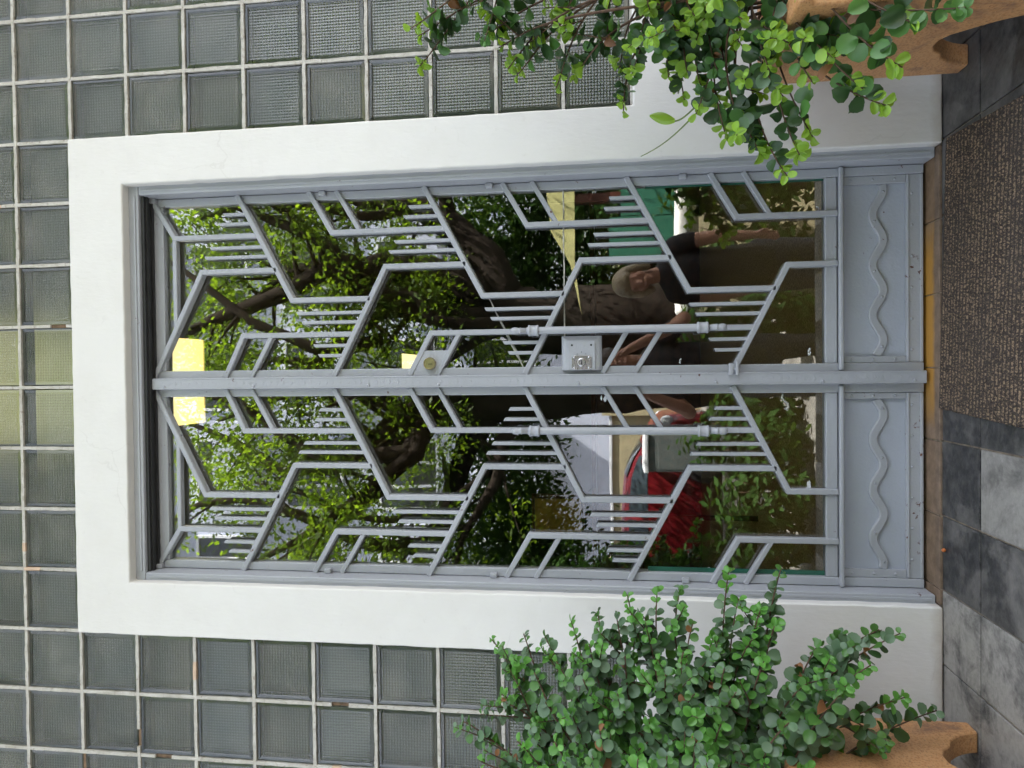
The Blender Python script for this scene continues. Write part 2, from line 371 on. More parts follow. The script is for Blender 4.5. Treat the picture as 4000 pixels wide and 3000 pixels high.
# ------------------------------------------------------------------ ground and landing
g = MB(); g.add([(-300, -300, -.85), (300, -300, -.85), (300, 300, -.85), (-300, 300, -.85)], [(0, 1, 2, 3)])
MAT['ground'] = simple('street_paving', (.19, .18, .165), .9, .35, 3, bmp=.4, bscale=30)
g.build('ground', 'ground', kind='structure')
MAT['asphalt'] = simple('asphalt', (.04, .04, .04), .9, .3, 8, bmp=.4, bscale=60)
g = MB(); g.add([(-60, -11.2, -.846), (60, -11.2, -.846), (60, -8.6, -.846), (-60, -8.6, -.846)], [(0, 1, 2, 3)])
g.build('road', 'asphalt', kind='structure')
g = MB(); g.box(-60, 60, -8.6, -8.45, -.9, -.73); g.build('kerb', 'ground', bevel=.02, kind='structure')
# raised landing in front of the door with steps down to the street level
land = empty('landing_floor', kind='structure')
g = MB(); g.box(-1.75, 1.75, -1.05, -.0005, -.85, -.006); g.build('slab', 'grout', land)
MAT['stepstone'] = simple('worn_step_stone', (.36, .345, .325), .8, .3, 12, bmp=.3)
for i in range(4):
    s_ = MB(); z1 = -.17 * (i + 1); y1 = -1.05 - .27 * i
    s_.box(-1.75, 1.75, y1 - .29, y1, -.85, z1); s_.build('step', 'stepstone', land, bevel=.008)
tm = {}
for k in ('tile_black', 'tile_pale', 'tile_mid'):
    t_ = MB(); hw = .1012
    t_.add([(-hw, -hw, -.01), (hw, -hw, -.01), (hw, hw, -.01), (-hw, hw, -.01), (-hw, -hw, -.001), (hw, -hw, -.001), (hw, hw, -.001), (-hw, hw, -.001),
            (-hw + .003, -hw + .003, .0), (hw - .003, -hw + .003, .0), (hw - .003, hw - .003, .0), (-hw + .003, hw - .003, .0)],
           [(0, 1, 5, 4), (1, 2, 6, 5), (2, 3, 7, 6), (3, 0, 4, 7), (4, 5, 9, 8), (5, 6, 10, 9), (6, 7, 11, 10), (7, 4, 8, 11), (8, 9, 10, 11)])
    tm[k] = t_.mesh('floor_tile', k)
for i in range(-8, 9):
    for j in range(5):
        x = -.17 + .2075 * i + .1037; y = -.1045 - .2075 * j
        if abs(x) > 1.72 or y < -1.0: continue
        if j == 0: kind = 'tile_black' if i > -3 else 'tile_mid'
        else: kind = 'tile_pale' if (i + j) % 2 == 0 else 'tile_black'
        if i >= 2: kind = 'tile_black' if (j < 2 or (i + j) % 2) else 'tile_pale'
        if i <= -3 and j < 3: kind = 'tile_mid'
        if (i, j) == (-2, 1): kind = 'tile_black'
        if (i, j) == (-1, 1): kind = 'tile_pale'
        o = link('floor_tile', tm[kind], land, (x + rnd.uniform(-.0008, .0008), y, rnd.uniform(-.0008, .0006)))
        o.rotation_euler = (0, 0, rnd.choice((0, 1, 2, 3)) * math.pi / 2 + rnd.uniform(-.004, .004))
# ------------------------------------------------------------------ doormat
W_, D_ = .735, .60
nx, ny = 210, 150
mb = MB()
for j in range(ny + 1):
    for i in range(nx + 1):
        x = -W_ / 2 + W_ * i / nx; y = -D_ / 2 + D_ * j / ny
        rib = max(0, math.sin(2 * math.pi * y / .0165)) ** .7
        z = .0065 + .0042 * rib * (.72 + .28 * math.sin(2 * math.pi * x / .011 + (int(y / .0165) % 2) * 3.1)) + rnd.uniform(-.0006, .0006)
        e = min(i, nx - i, j, ny - j)
        if e == 0: z = .0005
        mb.v.append((x + rnd.uniform(-.0009, .0009) * (2 if e == 0 else 1), y + rnd.uniform(-.0008, .0008), z - .0045))
for j in range(ny):
    for i in range(nx):
        a = j * (nx + 1) + i; mb.face((a, a + 1, a + nx + 2, a + nx + 1))
o = mb.build('doormat', 'matt', smooth=True, label='dark brown ribbed doormat with beige flecks lying before the door', cat='doormat')
o.location = (.268, -.318, .0052); o.rotation_euler = (0, 0, R(-3.4))
# ------------------------------------------------------------------ threshold
th = empty('threshold', label='worn yellow wood-look tile threshold under the grey double door', cat='threshold')
g = MB(); g.box(-.632, .65, .003, .16, -.02, .001); g.build('bed', 'grout', th)
xs = [-.63, -.585, -.38, -.172, .033, .24, .445, .648]
for a, b_ in zip(xs, xs[1:]):
    g = MB(); g.box(a + .0018, b_ - .0018, .000, .13, -.005, .006 + rnd.uniform(-.0008, .0008)); g.build('tile', 'thresh', th, bevel=.002)

# ------------------------------------------------------------------ glass block wall
GP = .2
wall = empty('glass_block_wall', label='wall of square fluted glass blocks in white mortar around the doorway', cat='wall')
def block_mesh():
    b_ = MB(); h = .0962; i1 = .083; i2 = .0805
    def sq(r, y): return [(-r, y, -r), (r, y, -r), (r, y, r), (-r, y, r)]
    b_.add(sq(h, .012) + sq(h - .004, .003) + sq(i1, .0015) + sq(i2, .004), [], 0)
    for k in (0, 4, 8):
        for i in range(4): b_.face((k + i, k + (i + 1) % 4, k + 4 + (i + 1) % 4, k + 4 + i), 0)
    b_.face((12, 13, 14, 15), 0)
    n = len(b_.v); b_.add(sq(h, .0125) + sq(h - .004, .052), [])
    for i in range(4): b_.face((n + (i + 1) % 4, n + i, n + 4 + i, n + 4 + (i + 1) % 4), 2)
    b_.face((n + 4, n + 5, n + 6, n + 7), 1)
    return b_.mesh('glass_block', ['gb_front', 'gb_back', 'gb_side'])
gbm = block_mesh()
def occupied(i, j):   # cell i: x in [i*.2,(i+1)*.2]; row j: z in [.84+.2j, ...]
    return 0 <= j < 12 and -8 <= i < 8 and (j >= 9 or i < -4 or i >= 4)
for i in range(-8, 8):
    for j in range(12):
        if occupied(i, j):
            o = link('glass_block', gbm, wall, ((i + .5) * GP + rnd.uniform(-.001, .001), rnd.uniform(-.0012, .0012), .94 + j * GP + rnd.uniform(-.001, .001)))
            o.rotation_euler = (rnd.uniform(-.008, .008), rnd.choice((0, 1, 2, 3)) * math.pi / 2 + rnd.uniform(-.005, .005), rnd.uniform(-.008, .008))
mo = MB()
def mortar_run(x, z, horiz):
    n = 7; ln = GP / n
    state = 0
    if rnd.random() < .11: state = rnd.choice((1, 2, 2))
    lo = rnd.randrange(0, 6); hi = lo + rnd.choice((1, 2, 2, 3))
    pw = (rnd.uniform(.0044, .0058), rnd.uniform(.0044, .0058))
    for k in range(n):
        w0 = pw; pw = (rnd.uniform(.0042, .0060), rnd.uniform(.0042, .0060)); d = -.0015 + rnd.uniform(-.001, .001); mi = 0
        if state and lo <= k < hi: mi = state; d += .0075 if state == 1 else -.0004
        a0 = k * ln; a1 = a0 + ln
        if horiz: q = [(x + a0, z - w0[0]), (x + a1, z - pw[0]), (x + a1, z + pw[1]), (x + a0, z + w0[1])]
        else: q = [(x - w0[0], z + a0), (x + w0[1], z + a0), (x + pw[1], z + a1), (x - pw[0], z + a1)]
        mo.prism(q, d, .0105, mi)
for i in range(-8, 9):
    for j in range(13):
        if i < 8 and (occupied(i, j) or occupied(i, j - 1)): mortar_run(i * GP, .84 + j * GP, True)
        if j < 12 and (occupied(i, j) or occupied(i - 1, j)): mortar_run(i * GP, .84 + j * GP, False)
mo.build('mortar', ['mortar', 'mortar_old', 'mortar_pink'], wall, kind='stuff')
# backing around the blocks so no light leaks past the mortar
g = MB()
for i in range(-8, 9):
    pass
# ------------------------------------------------------------------ white surround and dado
OL, OR, OT = -.631, .648, 2.452
def jit_outline(pts, step=.035, amp=.0010):
    out = []
    for a, b_ in zip(pts, pts[1:] + pts[:1]):
        a = Vector(a); b_ = Vector(b_); n = max(1, int((b_ - a).length / step)); nr = Vector((-(b_ - a).y, (b_ - a).x)).normalized()
        for k in range(n):
            out.append(a.lerp(b_, k / n) + (nr * rnd.uniform(-amp, amp) if k else Vector((0, 0))))
    return out
ol = [(-1.6, 0.002), (OL, 0.002), (OL, OT), (OR, OT), (OR, 0.002), (1.6, 0.002), (1.6, .838), (.803, .838), (.802, 2.642), (-.802, 2.642), (-.803, .838), (-1.6, .838)]
g = MB(); g.prism([(p.x, p.y) for p in jit_outline(ol)], -.014, .14)
sur = g.build('door_surround', 'white', wall, bevel=.006, seg=3)
sur.modifiers['bevel'].angle_limit = R(60)
sur['label'] = 'smooth white painted masonry surround'
# rest of the building: upper wall, flanks, roof; keeps the hall behind dark
MAT['stucco'] = simple('white_stucco', (.72, .71, .68), .8, .08, 4, bmp=.4)
bld = empty('apartment_building', (0, 0, 0), 'white stucco building front rising above and beside the glass block wall', 'building')
g = MB(); g.box(-1.6, 1.6, .0, .3, 3.245, 12.5); g.box(-9, -1.602, .0, .3, -.85, 12.5); g.box(1.602, 9, .0, .3, -.85, 12.5); g.build('front_wall', 'stucco', bld)
g = MB(); g.box(-4, 4, -1.2, -.001, 4.2, 4.42); g.build('added_sky_blocker', 'stucco', bld)  # added unseen overhead slab, cuts sky light on the upper wall
g = MB(); g.box(-9, -8.7, .301, 9, -.85, 12.5); g.build('side_wall', 'stucco', bld)
g = MB(); g.box(8.7, 9, .301, 9, -.85, 12.5); g.build('side_wall', 'stucco', bld)
g = MB(); g.box(-9, 9, 9.001, 9.3, -.85, 12.5); g.build('rear_wall', 'stucco', bld)
g = MB(); g.box(-9.1, 9.1, -.1, 9.4, 12.501, 12.7); g.build('roof', 'stucco', bld)

# ------------------------------------------------------------------ hall behind the door
MAT['hall_floor'] = simple('speckled_brown_floor', (.56, .43, .27), .75, .45, 90, bmp=.5, bscale=160)
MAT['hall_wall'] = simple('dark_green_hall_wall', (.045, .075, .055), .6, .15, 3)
MAT['hall_ceiling'] = simple('hall_ceiling_paint', (.62, .58, .45), .8, .08, 3)
MAT['wood'] = simple('dark_red_wood', (.10, .032, .02), .4, .4, 12)
MAT['yellowpaint'] = simple('pale_yellow_paint', (.62, .60, .26), .6, .08, 6)
hall = empty('entrance_hall', kind='structure')
g = MB(); g.box(-2.6, 2.6, .161, 8.8, -.1, -.002); g.build('hall_floor', 'hall_floor', hall)
g = MB(); g.box(-2.6, 2.6, .3, 8.8, 3.4, 3.5); g.build('hall_ceiling', 'hall_ceiling', hall)
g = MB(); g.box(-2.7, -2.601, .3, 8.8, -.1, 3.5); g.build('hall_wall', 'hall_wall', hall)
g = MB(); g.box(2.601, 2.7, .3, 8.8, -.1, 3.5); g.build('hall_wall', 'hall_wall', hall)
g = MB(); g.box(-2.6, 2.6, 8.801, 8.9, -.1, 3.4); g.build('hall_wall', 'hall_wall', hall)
dk_ = empty('reception_desk', (0, 5.3, 0), 'dark red wooden desk across the back of the hall', 'desk')
g = MB(); g.box(-2.2, 1.7, 0, .5, 0, 1.05); g.build('front', 'wood', dk_, bevel=.01)
g = MB(); g.box(-2.25, 1.75, -.05, .6, 1.052, 1.1); g.build('top', 'wood', dk_, bevel=.01)
# ochre notice board on the left of the hall
nb = empty('notice_board', (-.9, 2.5, 1.25), 'ochre panel dimly seen through the left door leaf', 'panel')
g = MB(); g.box(-.11, .11, 0, .02, -.15, .15); g.build('board', simple('ochre_board', (.50, .33, .06), .6, .1, 8), nb)
g = MB(); g.box(-.14, -.112, -.004, .02, -.17, .17); g.box(.112, .14, -.004, .02, -.17, .17); g.box(-.112, .112, -.004, .02, .152, .17); g.box(-.112, .112, -.004, .02, -.17, -.152); g.box(-.015, .015, -.003, .02, -1.25, -.172)
g.build('stand', 'wood', nb)
# lit opal ceiling panels along the hall
m, nt, b = newmat('lit_opal_panel'); MAT['opal'] = m
b.inputs['Base Color'].default_value = (.8, .75, .6, 1); vl = N(nt, 'VectorMath', operation='LENGTH'); L(nt, coords(nt), vl.inputs[0])
L(nt, ramp(nt, vl.outputs['Value'], [(.05, (1.0, .90, .52)), (.75, (1.0, .76, .27))]), b.inputs['Emission Color']); b.inputs['Emission Strength'].default_value = .27
b.inputs['Roughness'].default_value = .3
def lamp(x, y0, y1, label):
    t = empty('ceiling_lamp', (x, (y0 + y1) / 2, 3.36), label, 'lamp', 'square opal lamps along the hall'); h = (y1 - y0) / 2
    g = MB(); g.box(-.25, .25, -h, h, 0, .036); g.build('diffuser', 'opal', t, bevel=.008)
    g = MB(); g.box(-.27, .27, -h - .02, -h - .001, -.004, .039); g.box(-.27, .27, h + .001, h + .02, -.004, .039); g.box(-.27, -.251, -h, h, -.004, .039); g.box(.251, .27, -h, h, -.004, .039); g.build('trim', 'hall_ceiling', t)
lamp(.0, .40, 1.95, 'large glowing yellow ceiling panel just inside above the door')
lamp(.02, 6.15, 6.85, 'smaller glowing yellow ceiling panel farther back in the hall')

# ------------------------------------------------------------------ steel door frame
CX = .006
fr = empty('door_frame', (0, 0, 0), 'grey painted steel frame lining the white doorway', 'door frame')
def chan(x0, x1, z0, z1, name='jamb'):
    g = MB(); g.box(x0, x1, .018, .135, z0, z1); return g.build(name, 'grey', fr, bevel=.004)
MAT['soffit_shade'] = simple('black_soffit_shade', (.025, .025, .027), .5, .2, 30)  # added black strip and ribs stand in for the shade under the head
g = MB(); g.box(CX - .6125, CX + .6125, .030, .134, 2.4085, 2.4182); g.build('head_shade_strip', 'soffit_shade', fr)
g = MB(); g.box(CX - .6125, CX + .6125, .040, .050, 2.404, 2.4083); g.box(CX - .6125, CX + .6125, .066, .072, 2.402, 2.4083); g.build('shade_strip_rib', 'soffit_shade', fr, kind='stuff')
chan(OL - .01, CX - .613, .008, 2.418); chan(CX + .613, OR + .01, .008, 2.418); chan(OL - .01, OR + .01, 2.4185, OT + .01, 'head')
g = MB()   # groove bead along the frame
for x in (CX - .6255, CX + .6265): g.box(x - .003, x + .003, .0145, .02, .02, 2.41)
g.box(OL + .03, OR - .03, .0145, .02, 2.428, 2.434); g.build('bead', 'grey', fr)

# ------------------------------------------------------------------ door leaves
BW, FW = .0165, .0105
def mitred(pts, w):
    """offset outlines of a polyline in the xz plane: per segment four corners"""
    pts = [Vector(p) for p in pts]; segs = []
    nr = []
    for a, b_ in zip(pts, pts[1:]):
        d = (b_ - a).normalized(); nr.append(Vector((-d.y, d.x)))
    off = []
    for i in range(len(pts)):
        if i == 0: off.append(nr[0] * w / 2)
        elif i == len(pts) - 1: off.append(nr[-1] * w / 2)
        else:
            h = (nr[i - 1] + nr[i]).normalized(); off.append(h * (w / 2 / max(.3, h.dot(nr[i]))))
    for i in range(len(pts) - 1):
        segs.append((pts[i] + off[i], pts[i] - off[i], pts[i + 1] - off[i + 1], pts[i + 1] + off[i + 1]))
    return segs
def bar_mesh(q, y0, y1, ch=.0022):
    c = (q[0] + q[1] + q[2] + q[3]) / 4
    mid0 = (q[0] + q[1]) / 2; mid1 = (q[3] + q[2]) / 2
    w0 = (q[0] - q[1]).length; f0 = max(0, 1 - 2 * ch / w0)
    inn = [mid0 + (q[0] - mid0) * f0, mid0 + (q[1] - mid0) * f0, mid1 + (q[2] - mid1) * f0, mid1 + (q[3] - mid1) * f0]
    g = MB()
    v = [(p.x, y1, p.y) for p in q] + [(p.x, y0 + ch, p.y) for p in q] + [(p.x, y0, p.y) for p in inn]
    g.add(v, [(0, 1, 2, 3), (4, 5, 1, 0), (5, 6, 2, 1), (6, 7, 3, 2), (7, 4, 0, 3), (8, 9, 5, 4), (9, 10, 6, 5), (10, 11, 7, 6), (11, 8, 4, 7), (11, 10, 9, 8)])
    return g
def fix_normals(o):
    bm = bmesh.new(); bm.from_mesh(o.data); bmesh.ops.recalc_face_normals(bm, faces=bm.faces); bm.to_mesh(o.data); bm.free()
def leaf(sgn, label):
    t = empty('door_leaf', (CX, 0, 0), label, 'door', 'leaves of the grey double door')
    A = lambda a: sgn * a
    def bx(name, a0, a1, y0, y1, z0, z1, m='grey', bevel=.0025, parent=None):
        x0, x1 = sorted((A(a0), A(a1))); g = MB(); g.box(x0, x1, y0, y1, z0, z1); return g.build(name, m, parent or t, bevel=bevel)
    # stiles and rails
    bx('outer_stile', .586, .6115, .078, .118, .0135, 2.408); bx('meeting_stile', .004, .043, .078, .118, .0135, 2.408)
    bx('top_rail', .0435, .5855, .0785, .1175, 2.372, 2.407)
    bx('glazing_rail', .0435, .5855, .080, .1175, .250, .283)
    bx('drip_ridge', .022, .611, .0605, .0775, .2365, .2495, bevel=.004)
    # kick panel
    kp = bx('kick_panel', .0435, .5855, .0985, .112, .0145, .2495, 'greypanel', .001)
    bx('edge_strip', .562, .5852, .0845, .0983, .0595, .2355, 'grey', .0015, kp); bx('edge_strip', .0438, .062, .0845, .0983, .0595, .2355, 'grey', .0015, kp)
    bx('edge_strip', .0438, .5852, .0835, .0983, .0145, .059, 'greyr', .0015, kp); bx('lip', .0442, .5848, .0775, .0832, .0150, .0235, 'greyr', .002, kp)
    bx('lip', .0444, .5846, .0800, .0834, .052, .0575, 'grey', .0015, kp)
    # serpentine strip
    g = MB(); n = 96; lam = .146; up_, lo_ = [], []
    for i in range(n + 1):
        a = .064 + (.561 - .064) * i / n; ph = 2 * math.pi * (a - .036) / lam; z = .133 + .0145 * math.cos(ph); sl = -.0145 * 2 * math.pi / lam * math.sin(ph)
        nn = Vector((-sl, 1)).normalized() * .0122
        up_.append((A(a + nn.x), z + nn.y)); lo_.append((A(a - nn.x), z - nn.y))
    for rows, y in ((up_, .0908), (lo_, .0908)): pass
    for i in range(n + 1):
        u, l_ = up_[i], lo_[i]; mu = (u[0] * .86 + l_[0] * .14, u[1] * .86 + l_[1] * .14); ml = (u[0] * .14 + l_[0] * .86, u[1] * .14 + l_[1] * .86)
        g.v += [(u[0], .0988, u[1]), (u[0], .0925, u[1]), (mu[0], .0905, mu[1]), (ml[0], .0905, ml[1]), (l_[0], .0925, l_[1]), (l_[0], .0988, l_[1])]
    for i in range(n):
        for k in range(5): g.face((i * 6 + k, i * 6 + k + 1, (i + 1) * 6 + k + 1, (i + 1) * 6 + k))
    o = g.build('wave_strip', 'grey', kp); fix_normals(o)
    # rivets
    g = MB()
    def rivet(a, y, z, r=.0042): g.lathe([(r, 0), (r * .9, -.0012), (r * .55, -.0026), (.0005, -.003)], (A(a), y, z), (0, 1, 0), 8)
    for a in (.09, .235, .31, .455, .54): rivet(a, .0903, .133 + .0145 * math.cos(2 * math.pi * (a - .036) / lam))
    for a in (.08, .17, .26, .35, .44, .53): rivet(a, .0832, .044)
    for z in (.09, .15, .21): rivet(.574, .0844, z); rivet(.053, .0844, z)
    g.build('rivets', 'grey', kp, smooth=True, kind='stuff')
    # glass
    def pane(z0, z1):
        x0, x1 = sorted((A(.036), A(.594))); g = MB(); g.box(x0, x1, .0955, .1005, z0, z1); return g.build('glass_pane', 'glass', t)
    if sgn > 0:
        pane(.262, 1.047); pane(1.0485, 2.39)
        g = MB(); g.tube([(A(.044 + .06 * k), .0945, 1.0478 + rnd.uniform(-.001, .001)) for k in range(10)], [rnd.uniform(.0016, .0028) for _ in range(10)], 6); g.build('sealant_joint', 'sealant', t)
        g = MB(); pts = [Vector((.265, .0945, 1.283)).lerp(Vector((.046, .0945, 1.176)), k / 14) + Vector((rnd.uniform(-.001, .001), 0, rnd.uniform(-.001, .001))) for k in range(15)]
        pts = [p - Vector((CX, 0, 0)) for p in pts]
        g.tube(pts, [.0016, .0018, .002, .0022, .0026, .003, .0034, .0046, .0042, .0052, .0048, .0058, .003, .002, .0014], 6); g.build('crack_sealant', 'sealant', t)
    else:
        pane(.262, 2.39)
    g = MB(); x0, x1 = sorted((A(.572 if sgn < 0 else .580), A(.5855))); g.box(x0, x1, .0935, .0953, .284, .80); g.build('glass_edge', 'glassedge', t)
    # ornamental grille; every straight length is one bar
    def poly(pts, w=BW, y0=.068, y1=.094):
        for q in mitred([(A(a), z) for a, z in pts], w):
            o = bar_mesh(q, y0, y1).build('grille_bar', 'grey', t); fix_normals(o)
    def finger(a, zt, zb):
        w = FW; dx = w / 2; sl = .006
        q = [Vector((A(a - dx), zt - (sl if sgn > 0 else sl))), Vector((A(a + dx), zt)), Vector((A(a + dx), zb)), Vector((A(a - dx), zb))]
        g = MB(); v = [(p.x, .0915, p.y) for p in q] + [(p.x, .0715, p.y) for p in q]
        g.add(v, [(0, 1, 2, 3), (7, 6, 5, 4), (0, 4, 5, 1), (1, 5, 6, 2), (2, 6, 7, 3), (3, 7, 4, 0)])
        o = g.build('grille_finger', 'grey', t, bevel=.0015); fix_normals(o)
    V0, V1 = .0695, .0928      # uprights sit a hair behind the diagonals
    ZF = (2.107, 1.484, .857); ZM = (2.405, 1.782, 1.166, .544)
    SF, SM = .186 / .35, .170 / .335
    fz = lambda n, a: ZF[n] - (.6125 - a) * SF
    mz = lambda n, a: ZM[n] - (a - .03) * SM
    for n in range(3):
        low = mz(n + 1, .268)
        poly([(.6125, ZF[n]), (.2665, fz(n, .2665)), (.2665, low + .002)], BW)
        for a, d in ((.551, .052), (.520, .068), (.443, .100), (.412, .118)): finger(a, ZF[n] + d, fz(n, a) - .002)
        if n > 0:
            poly([(.6125, ZF[n] + .379), (.480, ZF[n] + .303), (.480, fz(n, .480))], BW, V0, V1)
            poly([(.6125, ZF[n] + .287), (.484, ZF[n] + .212)], BW * .9, V0 + .0012, V1 - .001)
    for n in range(4):
        if n < 3: poly([(.0215, mz(n, .0215)), (.366, mz(n, .366)), (.366, fz(n, .366))], BW)
        else: poly([(.0215, mz(n, .0215)), (.334, mz(n, .334)), (.334, .2515)], BW)
        if n > 0:
            for a, d in ((.224, .130), (.194, .112), (.119, .074), (.087, .058)): finger(a, ZM[n] + d, mz(n, a) - .002)
            zb = mz(n, .155)
            if n == 1: poly([(.0215, ZM[n] + .376), (.155, ZM[n] + .312), (.155, zb)], BW, V0, V1)
            if n == 2: poly([(.0215, ZM[n] + .371), (.153, ZM[n] + .300), (.153, mz(3, .153))], BW, V0, V1)
            if n == 1: poly([(.0215, ZM[n] + .286), (.150, ZM[n] + .216)], BW * .9, V0 + .0012, V1 - .001)
            if n == 2: poly([(.0215, ZM[n] + .282), (.149, ZM[n] + .211)], BW * .9, V0 + .0012, V1 - .001)
            if n == 3:
                poly([(.0215, .932), (.149, .858)], BW * .9, V0 + .0012, V1 - .001); poly([(.0215, .836), (.149, .757)], BW * .9, V0 + .0012, V1 - .001)
    # top corner piece and bottom bracket
    poly([(.6125, 2.412), (.480, 2.328), (.480, fz(0, .480))], BW, V0, V1); poly([(.478, 2.330), (.17, 2.330)], BW * .9, V0 + .0014, V1 - .002)
    poly([(.6125, .611), (.480, .534), (.480, .2515)], BW, V0, V1); poly([(.6125, .515), (.484, .440)], BW * .9, V0 + .0012, V1 - .001)
    # little hinge lugs
    for z in (2.40, 1.815, 1.275, .69):
        bx('hinge_lug', .597, .6125, .060, .0775, z - .011, z + .011, 'grey', .003)
    # pull handle with collars and turned ends
    ph = empty('pull_handle'); ph.parent = t; ph.location = (A(.153), .047, 0)
    m_ = 'greyr' if sgn > 0 else 'grey'
    g = MB(); g.lathe([(.0112, .625), (.0112, 1.16)], (0, 0, 0), (0, 0, 1), 16); g.build('tube', m_, ph, smooth=False)
    for z in (1.140, .638):
        g = MB()
        g.lathe([(.0118, -.016), (.0165, -.0155), (.0172, -.011), (.0158, -.009), (.0158, .009), (.0172, .011), (.0165, .0155), (.0118, .016)], (0, 0, z), (0, 0, 1), 18)
        g.tube([(0, .010, z), (0, .0225, z)], .007, 8)
        g.build('collar', m_, ph, smooth=True, kind='stuff')
    for s_, z in ((1, 1.160), (-1, .619)):
        g = MB(); g.lathe([(.0092, 0), (.0092, .018), (.0105, .0195), (.0105, .0225), (.0085, .024), (.0105, .030), (.0112, .038), (.0095, .046), (.005, .0505), (.0008, .052)], (0, 0, z), (0, 0, s_), 14)
        g.build('finial', m_, ph, smooth=True)
    return t
lf = leaf(-1, 'left leaf of the grey steel and glass double door with geometric grille')
rt = leaf(1, 'right leaf of the grey double door carrying the astragal and two locks')
# astragal on the right leaf, covering the meeting line
ast = MB(); ast.box(-.0175, .0195, .0495, .0775, .0165, 2.405)
a_o = ast.build('astragal', 'grey', rt, bevel=.003)
g = MB()
for x in (-.0145, .0165): g.box(x - .0014, x + .0014, .0478, .0492, .03, 2.39)
z = .06; k = 0
while z < 2.38:
    for s_ in (-1, 1):
        g.add([(.001 + s_ * .0062, .0493, z + .0045), (.001 + s_ * .0062, .0493, z + .0068), (.001, .0493, z + .0018), (.001, .0493, z - .0010), (.001 + s_ * .0058, .0489, z + .0056), (.001, .0488, z + .0004)],
              [(0, 4, 5, 3), (4, 1, 2, 5), (0, 3, 5, 4)])
    z += .0235 + .004 * math.sin(k * 1.7); k += 1
o = g.build('stamped_chevrons', 'grey', a_o, kind='stuff')
g = MB()
for z in (2.36, 2.05, 1.665, 1.44, 1.005, .60, .30, .05): g.lathe([(.005, 0), (.0044, -.0016), (.0025, -.003), (.0004, -.0034)], (-.009, .0493, z), (0, 1, 0), 8)
g.build('screws', 'grey', a_o, smooth=True, kind='stuff')
# turn button near the bottom
g = MB(); g.box(.012, .05, .030, .0488, .538, .546); g.box(.012, .046, .036, .0488, .553, .565); g.lathe([(.005, 0), (.005, .03)], (.03, .043, .533), (0, 0, 1), 8)
g.build('bolt_catch', 'greyr', rt, bevel=.002)
# lock box: sloped housing with a screwed plate and cylinder
lb = empty('lock'); lb.parent = rt; lb.location = (.083, 0, .995)
g = MB(); hx, hz_ = .0525, .061
g.add([(-hx, .094, -hz_), (hx, .094, -hz_), (hx, .094, hz_), (-hx, .094, hz_), (-hx, .072, -hz_), (hx, .072, -hz_), (hx, .072, hz_), (-hx, .072, hz_),
       (-.0525, .058, -.044), (.040, .058, -.044), (.040, .058, .044), (-.0525, .058, .044)],
      [(0, 1, 5, 4), (1, 2, 6, 5), (2, 3, 7, 6), (3, 0, 4, 7), (4, 5, 9, 8), (5, 6, 10, 9), (6, 7, 11, 10), (7, 4, 8, 11), (8, 9, 10, 11)])
o = g.build('housing', 'grey', lb, bevel=.002); fix_normals(o)
g = MB(); g.box(-.0515, .0365, .0535, .0578, -.0405, .0405); g.build('cover_plate', 'grey', lb, bevel=.001)
g = MB()
for x, z, r in ((.024, -.029, .0032), (.024, .029, .0032), (-.003, -.013, .0014), (.003, 0, .0014), (-.003, .013, .0014)): g.lathe([(r, 0), (r, .0006)], (x, .0528, z), (0, 1, 0), 8)
g.build('screw_hole', 'dark', lb, kind='stuff')
g = MB(); oc = [(-.033, -.024), (-.025, -.032), (.018, -.032), (.026, -.024), (.026, .024), (.018, .032), (-.025, .032), (-.033, .024)]
pz = [(-.026 + p[0] * .75, p[1] * .95) for p in oc]
g.prism(pz, .0505, .0532); o = g.build('steel_plate', 'steel', lb, bevel=.0008); fix_normals(o)
g = MB(); g.lathe([(.0125, 0), (.0125, -.004), (.0105, -.0055), (.0095, -.0055), (.009, -.004), (.0005, -.004)], (-.028, .0503, 0), (0, 1, 0), 20); g.build('cylinder', 'steel', lb, smooth=False)
g = MB(); g.box(-.0345, -.0215, .0455, .0461, -.0011, .0011); g.build('keyhole', 'dark', lb)
g = MB()
for x, z in ((-.045, -.022), (-.045, .022), (-.013, -.022), (-.013, .022)): g.lathe([(.0034, 0), (.0028, -.0014), (.0004, -.0018)], (x, .0503, z), (0, 1, 0), 8)
g.build('screws', 'steel', lb, smooth=True, kind='stuff')
# upper rim lock on a parallelogram plate
ul = empty('rim_lock'); ul.parent = rt
g = MB(); g.prism([(.020, 1.531), (.098, 1.492), (.098, 1.408), (.020, 1.449)], .0725, .0775); o = g.build('plate', 'grey', ul, bevel=.001); fix_normals(o)
g = MB(); g.lathe([(.0195, 0), (.0195, -.012), (.0175, -.0145), (.0165, -.0145), (.016, -.012), (.0005, -.012)], (.057, .0722, 1.470), (0, 1, 0), 24); g.build('cylinder', 'brass', ul)
g = MB(); g.lathe([(.0085, 0), (.0085, -.0015), (.0003, -.0015)], (.0555, .0600, 1.4665), (0, 1, 0), 16); g.build('core', MAT['brass'], ul)
g = MB(); g.box(.0545, .0565, .0578, .0584, 1.460, 1.473); g.build('keyhole', 'dark', ul)
